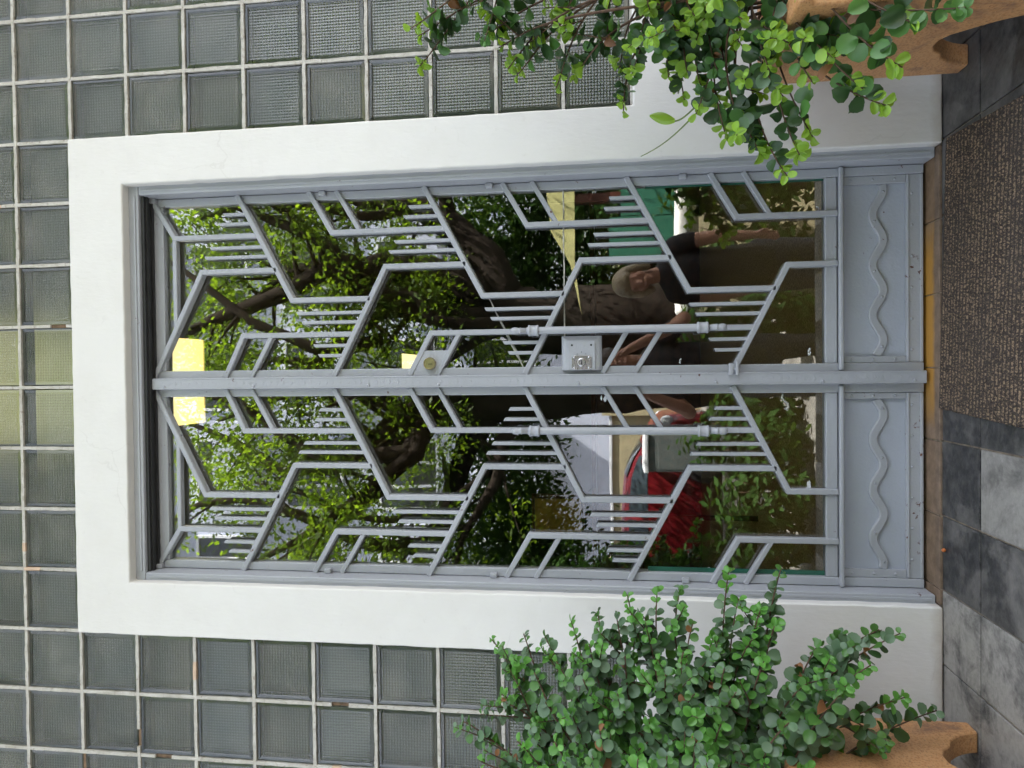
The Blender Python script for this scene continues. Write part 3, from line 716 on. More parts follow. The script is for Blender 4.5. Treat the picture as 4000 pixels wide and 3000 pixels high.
# paint splashes on the glass
def splat(parent, x, z, s_, seed):
    r_ = random.Random(seed); g = MB()
    for k in range(7):
        cx, cz = x + r_.uniform(-1, 1) * s_ * .7, z + r_.uniform(-1, 1) * s_ * .35; n = 9; a0 = r_.uniform(0, 6)
        ring = [(cx + math.cos(a0 + 2 * math.pi * i / n) * s_ * r_.uniform(.08, .5), cz + math.sin(2 * math.pi * i / n + a0) * s_ * r_.uniform(.05, .22)) for i in range(n)]
        m0 = len(g.v); g.v += [(p[0], .0951 - .0001 * k, p[1]) for p in ring] + [(cx, .0948 - .0001 * k, cz)]
        for i in range(n): g.face((m0 + i, m0 + (i + 1) % n, m0 + n))
    g.build('paint_splash', 'splat', parent)
splat(lf, -.320, .332, .028, 3); splat(rt, .078, .325, .013, 5); splat(rt, .50, .30, .010, 6); splat(lf, -.05, .93, .02, 8); splat(rt, .055, .70, .010, 9); splat(lf, -.575, .62, .012, 12)
g = MB(); g.tube([(-.045, .093, .400), (-.058, .093, .404), (-.066, .093, .398), (-.074, .093, .388), (-.086, .093, .386), (-.094, .0925, .393)], [.003, .0036, .0036, .0036, .004, .0065], 8)
g.build('paint_drip', MAT['sealant'], lf, smooth=True)

# ------------------------------------------------------------------ stone planters
def planter(x_in, sgn, y_off, label):
    t = empty('stone_planter', (x_in, y_off, 0), label, 'planter', 'orange granite planters flanking the door')
    prof = [(-.10, .001), (-.156, .001), (-.160, .022), (-.170, .045), (-.185, .066), (-.206, .088), (-.233, .100), (-.250, .122), (-.278, .136), (-.310, .136), (-.335, .122),
            (-.348, .104), (-.368, .078), (-.390, .045), (-.404, .014), (-.410, .001), (-.520, .001), (-.524, .30), (-.530, .475), (-.548, .492), (-.548, .512), (-.085, .512), (-.085, .492), (-.10, .475)]
    def sd_(a): return sorted((sgn * a[0], sgn * a[1]))
    def pan(name, x0, x1):
        g = MB(); a, b_ = sd_((x0, x1)); g.prism(prof, a, b_, axis='X'); o = g.build(name, 'granite', t, bevel=.006); fix_normals(o); return o
    pan('side_panel', 0, .055); pan('side_panel', .80, .855)
    g = MB(); n = 24; poly = [(.056, .001), (.15, .001)]
    for k in range(n + 1):
        f = k / n; x = .16 + (.70 - .16) * f; poly.append((x, .03 + .11 * min(1, 3.2 * math.sin(math.pi * f)) * (1 - .12 * math.cos(4 * math.pi * f))))
    poly += [(.71, .001), (.799, .001), (.799, .509), (.056, .509)]
    pp = [(sgn * p[0], p[1]) for p in poly]
    g.prism(pp, -.516, -.46); o = g.build('front_panel', 'granite', t, bevel=.005); fix_normals(o)
    g = MB(); a, b_ = sd_((.056, .799)); g.box(a, b_, -.15, -.105, .16, .508); g.build('back_panel', 'granite', t)
    g = MB(); g.box(a, b_, -.459, -.151, .15, .18); g.build('base_slab', 'granite', t)
    g = MB(); nx = 14
    for j in range(nx + 1):
        for i in range(nx + 1):
            g.v.append((a + (b_ - a) * i / nx, -.459 + (.308) * j / nx, .455 + rnd.uniform(-.012, .012)))
    for j in range(nx):
        for i in range(nx): q = j * (nx + 1) + i; g.face((q, q + 1, q + nx + 2, q + nx + 1))
    g.build('soil', 'soil', t, smooth=True)
    return t
planter(.80, 1, 0, 'orange granite planter with bracket feet on the right of the door')
planter(-.885, -1, -.045, 'orange granite planter with bracket feet on the left of the door')

# ------------------------------------------------------------------ round-leaved shrubs
def leaf_mesh(name, mat_, cup=.16, wdt=.44):
    g = MB(); n = 10; ring = []
    for i in range(n):
        a = 2 * math.pi * i / n; x = .5 - .5 * math.cos(a); y = wdt * math.sin(a) * (1 - .10 * math.cos(a))
        ring.append((x, y, cup * (abs(y) / wdt) ** 1.5 * .35 - .10 * (x - .4) ** 2))
    g.v = ring + [(.12, 0, -.012), (.5, 0, -.02), (.86, 0, -.03)]
    c0, c1, c2 = n, n + 1, n + 2
    half = list(range(0, n // 2 + 1))
    for s_ in (0, 1):
        idx = [(k if s_ == 0 else (n - k) % n) for k in half]
        tri = [(idx[0], idx[1], c0), (idx[1], idx[2], c0), (c0, idx[2], c1), (idx[2], idx[3], c1), (c1, idx[3], c2), (idx[3], idx[4], c2), (idx[4], idx[5], c2)]
        for t in tri: g.face(t if s_ else t[::-1])
    return g.mesh(name, mat_, True)
LM = [leaf_mesh('leaf', 'leaf_dark', .5), leaf_mesh('leaf', 'leaf_mid', .3), leaf_mesh('leaf', 'leaf_young', .6, .36), leaf_mesh('leaf', 'leaf_grey', .25, .48), leaf_mesh('leaf', 'leaf_fresh', .5, .42), leaf_mesh('leaf', 'leaf_dry', .9, .34)]
def bez(p, n):
    out = []
    for i in range(n + 1):
        t = i / n; u = 1 - t
        out.append(p[0] * u ** 3 + p[1] * (3 * u * u * t) + p[2] * (3 * u * t * t) + p[3] * t ** 3)
    return out
def frame(n, ax):
    n = n.normalized(); ax = (ax - n * ax.dot(n)).normalized(); y = n.cross(ax)
    return Matrix((ax, y, n)).transposed()
def shrub(name, label, tips, rootf, big, seed, greyness, youngp, sidetw=2, yi=2, lr=(.2, .34)):
    r_ = random.Random(seed)
    t = empty(name, rootf(.5, .5), label, 'shrub'); org = Vector(t.location)
    leaves = []; tw = MB()
    stems = []
    for tip in tips:
        tip = Vector(tip); root = Vector(rootf(r_.random(), r_.random()))
        dz = tip.z - root.z; hgt = max(.14, dz * .55 + .12)
        p1 = root + Vector((0, -.02, hgt)) + (tip - root) * .15
        p2 = root.lerp(tip, .72) + Vector((r_.uniform(-.03, .03), r_.uniform(-.05, .01), .10 + max(0, -dz) * .35 + r_.uniform(-.02, .03)))
        stems.append((bez([root, p1, p2, tip], 26), r_.uniform(*lr), 1.0))
    for base, ll, sc_ in list(stems):          # side shoots
        for k in range(sidetw):
            i = r_.randrange(12, 22); p = base[i]; d = (base[i + 1] - base[i - 1]).normalized()
            q = Vector((r_.uniform(-1, 1), r_.uniform(-1, .3), r_.uniform(-.5, .8))).normalized()
            dirn = (d * .9 + q * .8).normalized(); ln = r_.uniform(.06, .13)
            stems.append((bez([p, p + dirn * ln * .4, p + dirn * ln * .7 + Vector((0, -.01, .008)), p + dirn * ln + Vector((0, -.012, .01))], 10), ln * .95, .8))
    for pts, ll, sc_ in stems:
        main = len(pts) > 20
        rad = [(.0042 if main else .0016) * (1 - .8 * k / len(pts)) + .0006 for k in range(len(pts))]
        tw.tube([p - org for p in pts], rad, 5, 0)
        # walk back from the tip
        acc = 0.0; nxt = .004; pair = r_.randrange(2); node = 0
        tipyoung = r_.random() < youngp
        prev = pts[-1]
        for k in range(len(pts) - 1, 0, -1):
            a, b_ = pts[k], pts[k - 1]; seg = (a - b_).length
            while acc + seg > nxt and nxt < ll:
                f = (nxt - acc) / seg; p = a.lerp(b_, f); T = (a - b_).normalized()
                nodef = min(1, nxt / .12)
                size = (big * (.50 + .50 * nodef) * r_.uniform(.72, 1.22)) * sc_ ** .5
                u = T.orthogonal().normalized(); u.rotate(Quaternion(T, pair * math.pi / 2 + r_.uniform(-.35, .35)))
                for s_ in (-1, 1):
                    if r_.random() < .07 + .25 * (nxt / ll) ** 3: continue
                    ax = (u * s_ + T * (.75 - .5 * nodef) + Vector((0, -.1, .1))).normalized()
                    nn = (T * .55 + Vector((0, -.55, .45)) + Vector((r_.uniform(-.6, .6), r_.uniform(-.6, .6), r_.uniform(-.6, .6)))).normalized()
                    if abs(nn.dot(ax)) > .9: continue
                    mi = yi if (tipyoung and node < (4 if yi == 2 else 5)) else (1 if (node < 4 or r_.random() < .35) else 0)
                    if mi != yi and r_.random() < greyness: mi = 3
                    if mi != yi and r_.random() < .012: mi = 5
                    M4 = Matrix.Translation(p - org + ax * .002) @ (frame(nn, ax) @ Matrix.Diagonal((size, size * r_.uniform(.84, 1.12), size * r_.uniform(.3, 2.6)))).to_4x4()
                    leaves.append(((p - CAM).length, mi, M4))
                pair ^= 1; node += 1; nxt += r_.uniform(.0115, .018) * (.65 if node < 3 else 1)
            acc += seg
    tw.build('stems', 'twig', t, smooth=True)
    leaves.sort(key=lambda q: q[0])
    def vis(q):
        p = org + q[2].translation - CAM; d = p.dot(fwd)
        return abs(p.dot(right) / d) < 1500 / 2800 + .01 and abs(p.dot(up) / d) < 2000 / 2800
    first = [q for q in leaves if vis(q)][:300]; ids = set(map(id, first)); rest = [q for q in leaves if id(q) not in ids]
    for d, mi, M4 in first: link('leaf', LM[mi], t, mw=M4)
    g = MB()
    for d, mi, M4 in rest:
        me = LM[mi]; n0 = len(g.v); g.v += [tuple(M4 @ v.co) for v in me.vertices]
        for p in me.polygons: g.face([i + n0 for i in p.vertices], mi)
    g.build('leaves', ['leaf_dark', 'leaf_mid', 'leaf_young', 'leaf_grey', 'leaf_fresh', 'leaf_dry'], t, smooth=True, kind='stuff')
    return len(leaves)
LT=[(-0.83,-0.40,1.28),(-0.68,-0.25,1.23),(-0.68,-0.20,1.15),(-0.64,-0.20,1.02),(-0.62,-0.18,0.95),(-0.61,-0.22,0.90),(-0.57,-0.18,0.87),(-0.54,-0.20,0.79),(-0.54,-0.20,0.73),(-0.60,-0.30,0.71),(-0.49,-0.22,0.61),(-0.55,-0.25,0.59),(-0.48,-0.22,0.48),(-0.56,-0.28,0.54),(-0.59,-0.30,0.51),(-0.64,-0.30,0.41),(-0.62,-0.28,0.35),(-0.60,-0.30,0.27),(-0.60,-0.32,0.23),(-0.64,-0.42,0.33),(-0.68,-0.45,0.39),(-0.79,-0.30,0.14),(-0.74,-0.35,0.23),(-0.73,-0.30,1.18),(-0.70,-0.40,1.10),(-0.69,-0.35,1.05),(-0.69,-0.45,0.98),(-0.67,-0.35,0.88),(-0.67,-0.45,0.79),(-0.69,-0.50,0.73),(-0.67,-0.40,0.65),(-0.69,-0.50,0.63),(-0.65,-0.40,0.56),(-0.72,-0.55,0.54),(-0.74,-0.60,0.74),(-0.76,-0.50,0.83),(-0.76,-0.55,0.94),(-0.79,-0.55,1.04),(-0.77,-0.62,0.80),(-0.82,-0.50,1.13),(-0.87,-0.50,1.22),(-0.78,-0.35,1.19),(-0.68,-0.22,1.09),(-0.67,-0.28,0.97),(-0.62,-0.24,0.82),(-0.63,-0.30,0.66),(-0.62,-0.33,0.57),(-0.72,-0.45,0.90),(-0.74,-0.50,1.01),(-0.65,-0.36,0.74),(-0.69,-0.42,0.47),(-0.73,-0.55,0.68),(-0.78,-0.62,0.86),(-0.76,-0.66,0.70),(-0.81,-0.60,0.96)]
RT=[(0.89,-0.40,0.76),(0.92,-0.40,1.25),(0.85,-0.33,1.18),(0.88,-0.36,1.38),(0.81,-0.35,1.38),(0.79,-0.30,1.14),(0.75,-0.30,1.04),(0.79,-0.28,0.99),(0.70,-0.25,0.87),(0.80,-0.32,1.16),(0.75,-0.35,0.72),(0.83,-0.40,0.74),(0.85,-0.42,0.71),(0.76,-0.30,0.76),(0.60,-0.30,0.62),(0.55,-0.32,0.54),(0.49,-0.35,0.49),(0.57,-0.38,0.44),(0.53,-0.38,0.47),(0.57,-0.30,0.54),(0.66,-0.40,0.51),(0.65,-0.55,0.31),(0.59,-0.50,0.32),(0.63,-0.50,0.37),(0.73,-0.62,0.22),(0.72,-0.58,0.29),(0.72,-0.50,0.35),(0.70,-0.50,0.43),(0.76,-0.45,0.51),(0.78,-0.40,0.60),(0.75,-0.35,0.65),(0.81,-0.35,0.76),(0.85,-0.32,0.83),(0.89,-0.30,0.93),(0.88,-0.35,1.20),(0.84,-0.28,0.92),(0.88,-0.40,0.81),(0.82,-0.45,0.61),(0.90,-0.35,1.02),(0.68,-0.30,0.63),(0.63,-0.30,0.58),(0.73,-0.30,0.68),(0.71,-0.28,0.72),(0.80,-0.28,0.88),(0.72,-0.40,0.54),(0.67,-0.45,0.46),(0.88,-0.40,1.39),(0.86,-0.36,0.80),(0.71,-0.32,0.61)]

nl = shrub('round_leaved_shrub', 'dusty green round-leaved shrub filling the left planter', LT, lambda a, b_: (-1.22 + .30 * a, -.46 + .20 * b_, .44), .036, 11, .38, .42, 3, 4, (.22, .38))
nr_ = shrub('round_leaved_shrub', 'glossy dark round-leaved shrub with lime tips trailing from the right planter', RT, lambda a, b_: (.90 + .35 * a, -.40 + .20 * b_, .44), .046, 23, .04, .85, 1, 2, (.09, .18))
print('leaves', nl, nr_)
g = MB(); g.ball((0, 0, .0045), .0055, 8, 6); o = g.build('fallen_berry', simple('orange_berry', (.5, .14, .03), .4), smooth=True, label='tiny orange berry lying on the floor by the threshold', cat='berry'); o.location = (-.47, -.022, 0)
# loose pothos-like shoot against the white wall
vs_ = empty('climbing_shoot', (.74, -.22, .64), 'thin green climbing shoot with one curled leaf on the white wall', 'shoot')
o_ = Vector(vs_.location)
g = MB(); pts = bez([Vector((.76, -.25, .60)), Vector((.70, -.2, .70)), Vector((.665, -.12, .715)), Vector((.648, -.03, .817))], 16); g.tube([p - o_ for p in pts], [.0028 - .0001 * k for k in range(17)], 6)
pts = bez([Vector((.728, -.215, .672)), Vector((.700, -.19, .705)), Vector((.692, -.18, .72)), Vector((.694, -.175, .735))], 8); g.tube([p - o_ for p in pts], .0022, 6); g.build('stem', 'twig_green', vs_, smooth=True)
g = MB(); n = 9
for i in range(n + 1):
    f = i / n; c = Vector((.694, -.175, .735)).lerp(Vector((.712, -.17, .800)), f); w = .017 * math.sin(math.pi * min(1, f * .9 + .08)) ** .8
    for k in range(5):
        a = -1.25 + 2.5 * k / 4; g.v.append(tuple(c + Vector((w * math.sin(a) * 1.0, -.012 * math.cos(a), 0)) - o_))
for i in range(n):
    for k in range(4): q = i * 5 + k; g.face((q, q + 1, q + 6, q + 5))
g.build('leaf', 'leaf_young', vs_, smooth=True)

# ------------------------------------------------------------------ the street behind the photographer
# far apartment house
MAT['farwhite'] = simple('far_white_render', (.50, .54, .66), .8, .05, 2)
MAT['fardark'] = simple('far_window_reveal', (.10, .11, .13), .5)
MAT['farframe'] = simple('far_window_frame', (.75, .77, .8), .5)
fb = empty('apartment_block', (0, -19, -.85), 'pale apartment block across the street, mirrored behind the tree', 'building')
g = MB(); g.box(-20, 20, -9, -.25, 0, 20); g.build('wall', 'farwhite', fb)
fw = {}
wm = MB()
for z0 in (-1.0, .82): wm.box(-1.1, 1.1, 0, .12, z0, z0 + .08)
for x0 in (-1.1, -.4, .32, 1.02): wm.box(x0, x0 + .08, .001, .119, -.919, .819)
wme = wm.mesh('frame', 'farframe'); pm = MB(); pm.box(-1.02, 1.02, .02, .04, -.92, .82); pme = pm.mesh('pane', 'winglass'); rv = MB(); rv.box(-1.1, 1.1, -.02, .005, -1, .9); rve = rv.mesh('window', 'fardark')
bal = MB(); bal.box(-1.7, 1.7, 0, 1.0, -.12, 0); bal.box(-1.7, 1.7, .94, 1.0, 0.001, .95); bal.box(-1.7, -1.62, 0, .938, 0.001, .95); bal.box(1.62, 1.7, 0, .938, 0.001, .95)
bme = bal.mesh('balcony', 'farwhite')
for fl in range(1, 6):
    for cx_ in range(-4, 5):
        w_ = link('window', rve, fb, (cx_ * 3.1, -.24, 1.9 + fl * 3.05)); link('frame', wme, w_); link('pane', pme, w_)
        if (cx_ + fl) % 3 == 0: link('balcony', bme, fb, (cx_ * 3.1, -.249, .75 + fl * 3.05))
# beige street wall with a coping, lavender wall behind
MAT['beige'] = simple('beige_wall_paint', (.48, .42, .26), .8, .12, 3, bmp=.3)
sw = empty('street_wall', (0, -12.1, -.85), 'beige rendered wall with pale coping beyond the parked car', 'wall')
g = MB(); g.box(-14, 1.2, -.2, 0, 0, 1.70); g.build('wall', 'beige', sw)
g = MB(); g.box(-14, 1.22, -.24, .04, 1.702, 1.76); g.build('coping', 'farframe', sw, bevel=.01)
for x in (-.7, -3.9, -7.1):
    g = MB(); g.box(x - .15, x + .15, -.3, .08, 0, 1.9); g.build('pier', 'beige', sw)
# outdoor stair with a sloping yellow parapet
st = empty('garden_stair', (1.7, -5.62, -.85), 'sloping pale yellow parapet of a garden stair, mirrored at right', 'stair')
g = MB(); g.prism([(-1.04, 2.06), (-.48, 2.13), (.5, 2.12), (1.6, 2.10), (1.6, 2.75), (.5, 2.45), (-.11, 2.39), (-.48, 2.18)], -.05, .05); g.build('parapet', 'yellowpaint', st)
for x in (.2, 1.45):
    g = MB(); g.box(x, x + .1, -.16, -.052, 0, 2.3); g.build('post', 'wood', st)
# yellow house and green panel to the right
yh = empty('yellow_house', (4.6, -17, -.85), 'small pale yellow house with narrow windows, mirrored at right', 'building')
g = MB(); g.box(-1.6, 1.8, -3, 0, 0, 1.85); g.build('wall', 'yellowpaint', yh)
for x in (-1.1, -.6, -.1, .6, 1.1):
    g = MB(); g.box(x, x + .22, -.05, .006, 1.0, 1.55); g.build('window', 'fardark', yh)
gp = empty('green_hoarding', (2.14, -5.5, -.85), 'dark green sheet hoarding beside the footpath', 'hoarding')
MAT['hoard'] = simple('green_hoarding_paint', (.03, .16, .10), .5, .1, 5)
for i in range(4):
    g = MB(); g.box(-.9 + .46 * i, -.45 + .46 * i, -.02, .0, .0, 1.75 - .12 * (i % 2)); g.build('panel', 'hoard', gp)
g = MB(); g.box(-.95, .98, -.07, -.021, .2, .3); g.build('rail', 'wood', gp)
lw = empty('low_wall', (1.3, -4.2, -.85), 'low wall with a pale rounded coping to the right of the steps', 'wall')
g = MB(); g.box(-.75, 1.5, -.12, .12, 0, 1.05); g.build('wall', 'beige', lw)
g = MB(); g.box(-.78, 1.53, -.15, .15, 1.051, 1.17); g.build('coping', 'stucco', lw, bevel=.04, seg=3)
# utility cabinet
uc = empty('utility_cabinet', (-.80, -5.1, -.85), 'grey utility cabinet with a pale lid in front of the red car', 'cabinet')
MAT['cab'] = simple('cabinet_grey', (.13, .15, .145), .6, .1, 5)
g = MB(); g.box(-.185, .185, -.22, .1, 0, 1.37); g.build('body', 'cab', uc, bevel=.01)
g = MB(); g.box(-.20, .20, -.24, .12, 1.372, 1.42); g.build('lid', 'farframe', uc, bevel=.012)
g = MB(); g.box(-.16, .16, .1005, .106, .12, 1.28); g.build('door', 'cab', uc, bevel=.004)
# iron fence
MAT['iron'] = simple('dark_green_iron', (.012, .03, .02), .5)
fe = empty('iron_fence', (0, -7.6, -.85), 'dark green iron railing with vertical bars behind the tree', 'fence')
bm_ = MB(); bm_.box(-.012, .012, -.012, .012, 0, 2.6); bme2 = bm_.mesh('bar', 'iron')
for i in range(44):
    x = -6.2 + .13 * i
    if -2.9 < x < -.2: continue
    link('bar', bme2, fe, (x, 0, .05))
for x0, x1 in ((-6.3, -2.9), (-.2, 0)):
    for z in (.15, 2.4):
        g = MB(); g.box(x0, x1, -.02, .02, z, z + .05); g.build('rail', 'iron', fe)
# ------------------------------------------------------------------ big ficus
tr_ = empty('ficus_tree', (.55, -6.6, -.85), 'large spreading ficus with dark limbs and bright leaves, mirrored in the glass', 'tree')
to = Vector(tr_.location)
LIMB = [
 [(.50, -6.6, -.9, .62), (.60, -6.6, .0, .47), (.66, -6.55, .72, .43), (.68, -6.5, 1.85, .38), (.87, -6.5, 2.43, .30), (1.12, -6.45, 2.75, .24), (1.23, -6.4, 3.01, .22), (1.34, -6.3, 3.61, .19), (1.32, -6.3, 4.22, .15), (1.34, -6.4, 4.91, .12), (1.06, -6.6, 5.42, .09), (.77, -6.9, 6.13, .06), (.6, -7.2, 6.9, .03)],
 [(.66, -6.5, 2.0, .20), (.70, -6.3, 2.6, .17), (.78, -6.1, 3.1, .15), (.86, -6.0, 3.5, .12), (1.02, -5.9, 3.92, .09), (1.74, -5.7, 4.4, .055), (2.31, -5.5, 5.14, .035), (2.7, -5.4, 5.8, .018)],
 [(.20, -6.5, -.9, .5), (-.02, -6.45, .0, .38), (-.18, -6.4, .73, .31), (-.29, -6.35, 1.86, .28), (-.34, -6.3, 2.73, .25), (-.51, -6.3, 3.33, .21), (-.87, -6.4, 3.95, .15), (-1.17, -6.5, 4.45, .105), (-1.23, -6.5, 5.08, .075), (-.87, -6.6, 5.84, .05), (-.6, -6.7, 6.6, .025)],
 [(-.55, -6.3, 3.35, .13), (-1.0, -6.2, 3.5, .10), (-1.34, -6.1, 3.65, .08), (-1.7, -6.0, 4.08, .048), (-2.01, -6.0, 4.58, .032), (-2.6, -5.9, 5.0, .015)],
 [(.9, -6.5, 2.2, .28), (1.44, -6.6, 2.42, .23), (1.92, -6.7, 2.94, .20), (2.23, -6.8, 3.42, .15), (2.32, -6.9, 4.14, .095), (2.7, -7.0, 5.0, .05), (2.9, -7.1, 5.8, .02)],
 [(-.32, -6.3, 2.3, .2), (-.9, -6.5, 2.7, .15), (-1.6, -6.6, 2.95, .11), (-2.3, -6.6, 3.3, .07), (-3.1, -6.6, 3.9, .04), (-3.8, -6.5, 4.4, .018)],
 [(-.3, -6.35, 1.9, .12), (-.75, -6.0, 2.15, .09), (-1.2, -5.7, 2.2, .065), (-1.8, -5.4, 2.55, .04), (-2.3, -5.2, 2.6, .02)],
 [(1.2, -6.4, 3.0, .12), (.8, -6.0, 3.6, .09), (.3, -5.8, 4.2, .07), (-.2, -5.7, 4.7, .045), (-.5, -5.6, 5.5, .02)],
 [(-.5, -6.3, 3.3, .12), (-.2, -6.6, 4.1, .09), (.2, -6.8, 4.9, .06), (.3, -6.9, 5.9, .03)],
 [(1.9, -6.7, 2.9, .1), (2.6, -6.5, 3.0, .07), (3.4, -6.4, 3.5, .04), (4.0, -6.3, 4.0, .018)],
 [(.7, -6.4, 1.9, .09), (.45, -6.0, 2.4, .06), (.1, -5.7, 2.9, .045), (-.1, -5.6, 3.6, .03), (-.4, -5.5, 4.2, .015)],
 [(1.30, -6.3, 3.45, .15), (1.12, -5.6, 3.79, .125), (1.19, -5.5, 4.12, .115), (.94, -5.5, 4.68, .095), (.69, -5.5, 5.43, .07), (.54, -5.6, 5.95, .045), (.4, -5.7, 6.6, .02)],
 [(.45, -5.9, 3.6, .085), (.29, -5.5, 4.13, .071), (.62, -5.4, 4.91, .055), (1.07, -5.4, 5.53, .04), (1.41, -5.5, 6.05, .025), (1.7, -5.6, 6.5, .012)],
 [(-2.1, -6.6, 3.1, .1), (-1.97, -5.7, 3.2, .09), (-1.92, -5.5, 3.62, .08), (-1.57, -5.5, 4.5, .06), (-1.42, -5.5, 5.18, .05), (-1.48, -5.5, 5.7, .035), (-1.82, -5.5, 6.26, .02)],
 [(-.5, -6.3, 3.2, .15), (-.87, -5.6, 3.12, .11), (-1.29, -5.5, 3.61, .081), (-1.67, -5.5, 4.17, .055), (-2.0, -5.5, 4.73, .035), (-2.3, -5.4, 5.3, .015)],
 [(-.5, -6.3, 3.1, .15), (-.9, -5.6, 3.2, .11), (-.93, -5.5, 4.15, .081), (-.61, -5.5, 4.71, .06), (-.29, -5.5, 5.16, .04), (-.17, -5.5, 5.73, .02)],
 [(1.33, -6.3, 3.4, .12), (1.2, -5.6, 3.6, .09), (1.33, -5.4, 3.84, .081), (1.56, -5.4, 4.17, .065), (1.78, -5.4, 4.67, .05), (1.96, -5.4, 5.12, .04), (1.82, -5.4, 5.63, .02)],
 [(-1.0, -5.8, 2.2, .06), (-1.49, -5.5, 2.75, .05), (-1.6, -5.4, 3.29, .04), (-1.56, -5.4, 3.83, .035), (-1.3, -5.4, 4.38, .025), (-1.2, -5.4, 4.94, .012)],
 [(2.2, -6.8, 3.4, .08), (1.85, -5.7, 3.7, .055), (1.92, -5.5, 4.11, .04), (1.99, -5.5, 4.55, .035), (2.11, -5.5, 4.89, .018)],
 [(.66, -6.4, 2.0, .1), (.57, -5.6, 2.52, .071), (.63, -5.5, 2.89, .06), (.9, -5.5, 3.04, .045), (.96, -5.5, 3.36, .035), (.91, -5.5, 3.63, .018)],
]
trm = MB(); tips_ = []
r2 = random.Random(5)
for l_ in LIMB:
    pts = []; rd = []
    for a, b_ in zip(l_, l_[1:]):
        for k in range(4):
            f = k / 4; pts.append(Vector(a[:3]).lerp(Vector(b_[:3]), f) + Vector((r2.uniform(-1, 1), r2.uniform(-1, 1), r2.uniform(-.4, .4))) * .10 * (a[3] + .06)); rd.append((a[3] + (b_[3] - a[3]) * f) * r2.uniform(.93, 1.08))
    pts.append(Vector(l_[-1][:3])); rd.append(l_[-1][3])
    trm.tube([p - to for p in pts], rd, 10)
    for i in range(len(pts) // 3, len(pts), 2):
        # secondary branches and twigs
        p = pts[i]
        for k in range(2 if LIMB.index(l_) < 11 else 1):
            d = Vector((r2.uniform(-1, 1), r2.uniform(-1, 1), r2.uniform(-.25, .9))).normalized(); ln = r2.uniform(.5, 1.3)
            q = bez([p, p + d * ln * .35 + Vector((0, 0, .1)), p + d * ln * .7 + Vector((r2.uniform(-.2, .2), 0, .0)), p + d * ln], 8)
            trm.tube([v - to for v in q], [max(.006, min(rd[i] * .35, .045) * (1 - .85 * j / 8)) for j in range(9)], 5)
            tips_ += [q[5], q[7], q[8]]
trm.build('trunk', 'bark', tr_, smooth=True)
lm_ = MB()
def tree_leaf(g, p, ax, nn, s_):
    ax = (ax - nn * ax.dot(nn)).normalized(); w = nn.cross(ax) * s_ * .24; n0 = len(g.v)
    g.v += [tuple(p), tuple(p + ax * s_ * .45 + w - nn * s_ * .04), tuple(p + ax * s_ - nn * s_ * .10), tuple(p + ax * s_ * .45 - w - nn * s_ * .04)]
    g.face((n0, n0 + 1, n0 + 2)); g.face((n0, n0 + 2, n0 + 3))
cent = []
for p in tips_: cent.append((p, r2.uniform(.22, .42)))
for k in range(190):      # outer crown clumps
    a = r2.uniform(0, 2 * math.pi); zz_ = r2.random(); rr = (1 - zz_ ** 2.2) ** .5
    p = Vector((.2 + 5.2 * rr * math.cos(a) * r2.uniform(.5, 1), -6.7 + 2.6 * rr * math.sin(a) * r2.uniform(.3, 1), 2.6 + 4.4 * zz_))
    if p.y > -4.2: continue
    cent.append((p, r2.uniform(.25, .5)))
for p, rad in cent:
    n_ = int(58 * (rad / .35) ** 1.5 * r2.uniform(.5, 1.4))
    for k in range(n_):
        d = Vector((r2.gauss(0, 1), r2.gauss(0, 1), r2.gauss(0, .75))) * rad * .5
        nn = Vector((r2.uniform(-.9, .9), r2.uniform(-.9, .9), r2.uniform(.1, 1))).normalized(); ax = (d + Vector((r2.uniform(-.3, .3), r2.uniform(-.3, .3), -.1))).normalized()
        if abs(ax.dot(nn)) > .95: continue
        tree_leaf(lm_, p + d - to, ax, nn, r2.uniform(.05, .092))
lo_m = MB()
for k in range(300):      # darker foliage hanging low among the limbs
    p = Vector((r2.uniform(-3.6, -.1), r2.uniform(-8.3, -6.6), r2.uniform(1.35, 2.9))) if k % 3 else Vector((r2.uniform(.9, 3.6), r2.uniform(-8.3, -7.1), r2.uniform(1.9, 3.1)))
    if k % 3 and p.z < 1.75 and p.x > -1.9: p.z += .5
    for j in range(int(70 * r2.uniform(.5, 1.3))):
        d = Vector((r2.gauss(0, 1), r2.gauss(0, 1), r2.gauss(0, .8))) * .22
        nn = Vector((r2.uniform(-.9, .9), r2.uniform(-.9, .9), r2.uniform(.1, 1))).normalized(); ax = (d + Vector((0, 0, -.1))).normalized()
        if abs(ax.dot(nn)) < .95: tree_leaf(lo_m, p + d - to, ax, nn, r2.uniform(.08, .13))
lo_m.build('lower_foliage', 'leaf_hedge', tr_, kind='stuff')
lm_.build('crown', 'leaf_tree', tr_, kind='stuff'); print('tree tris', len(lm_.f))
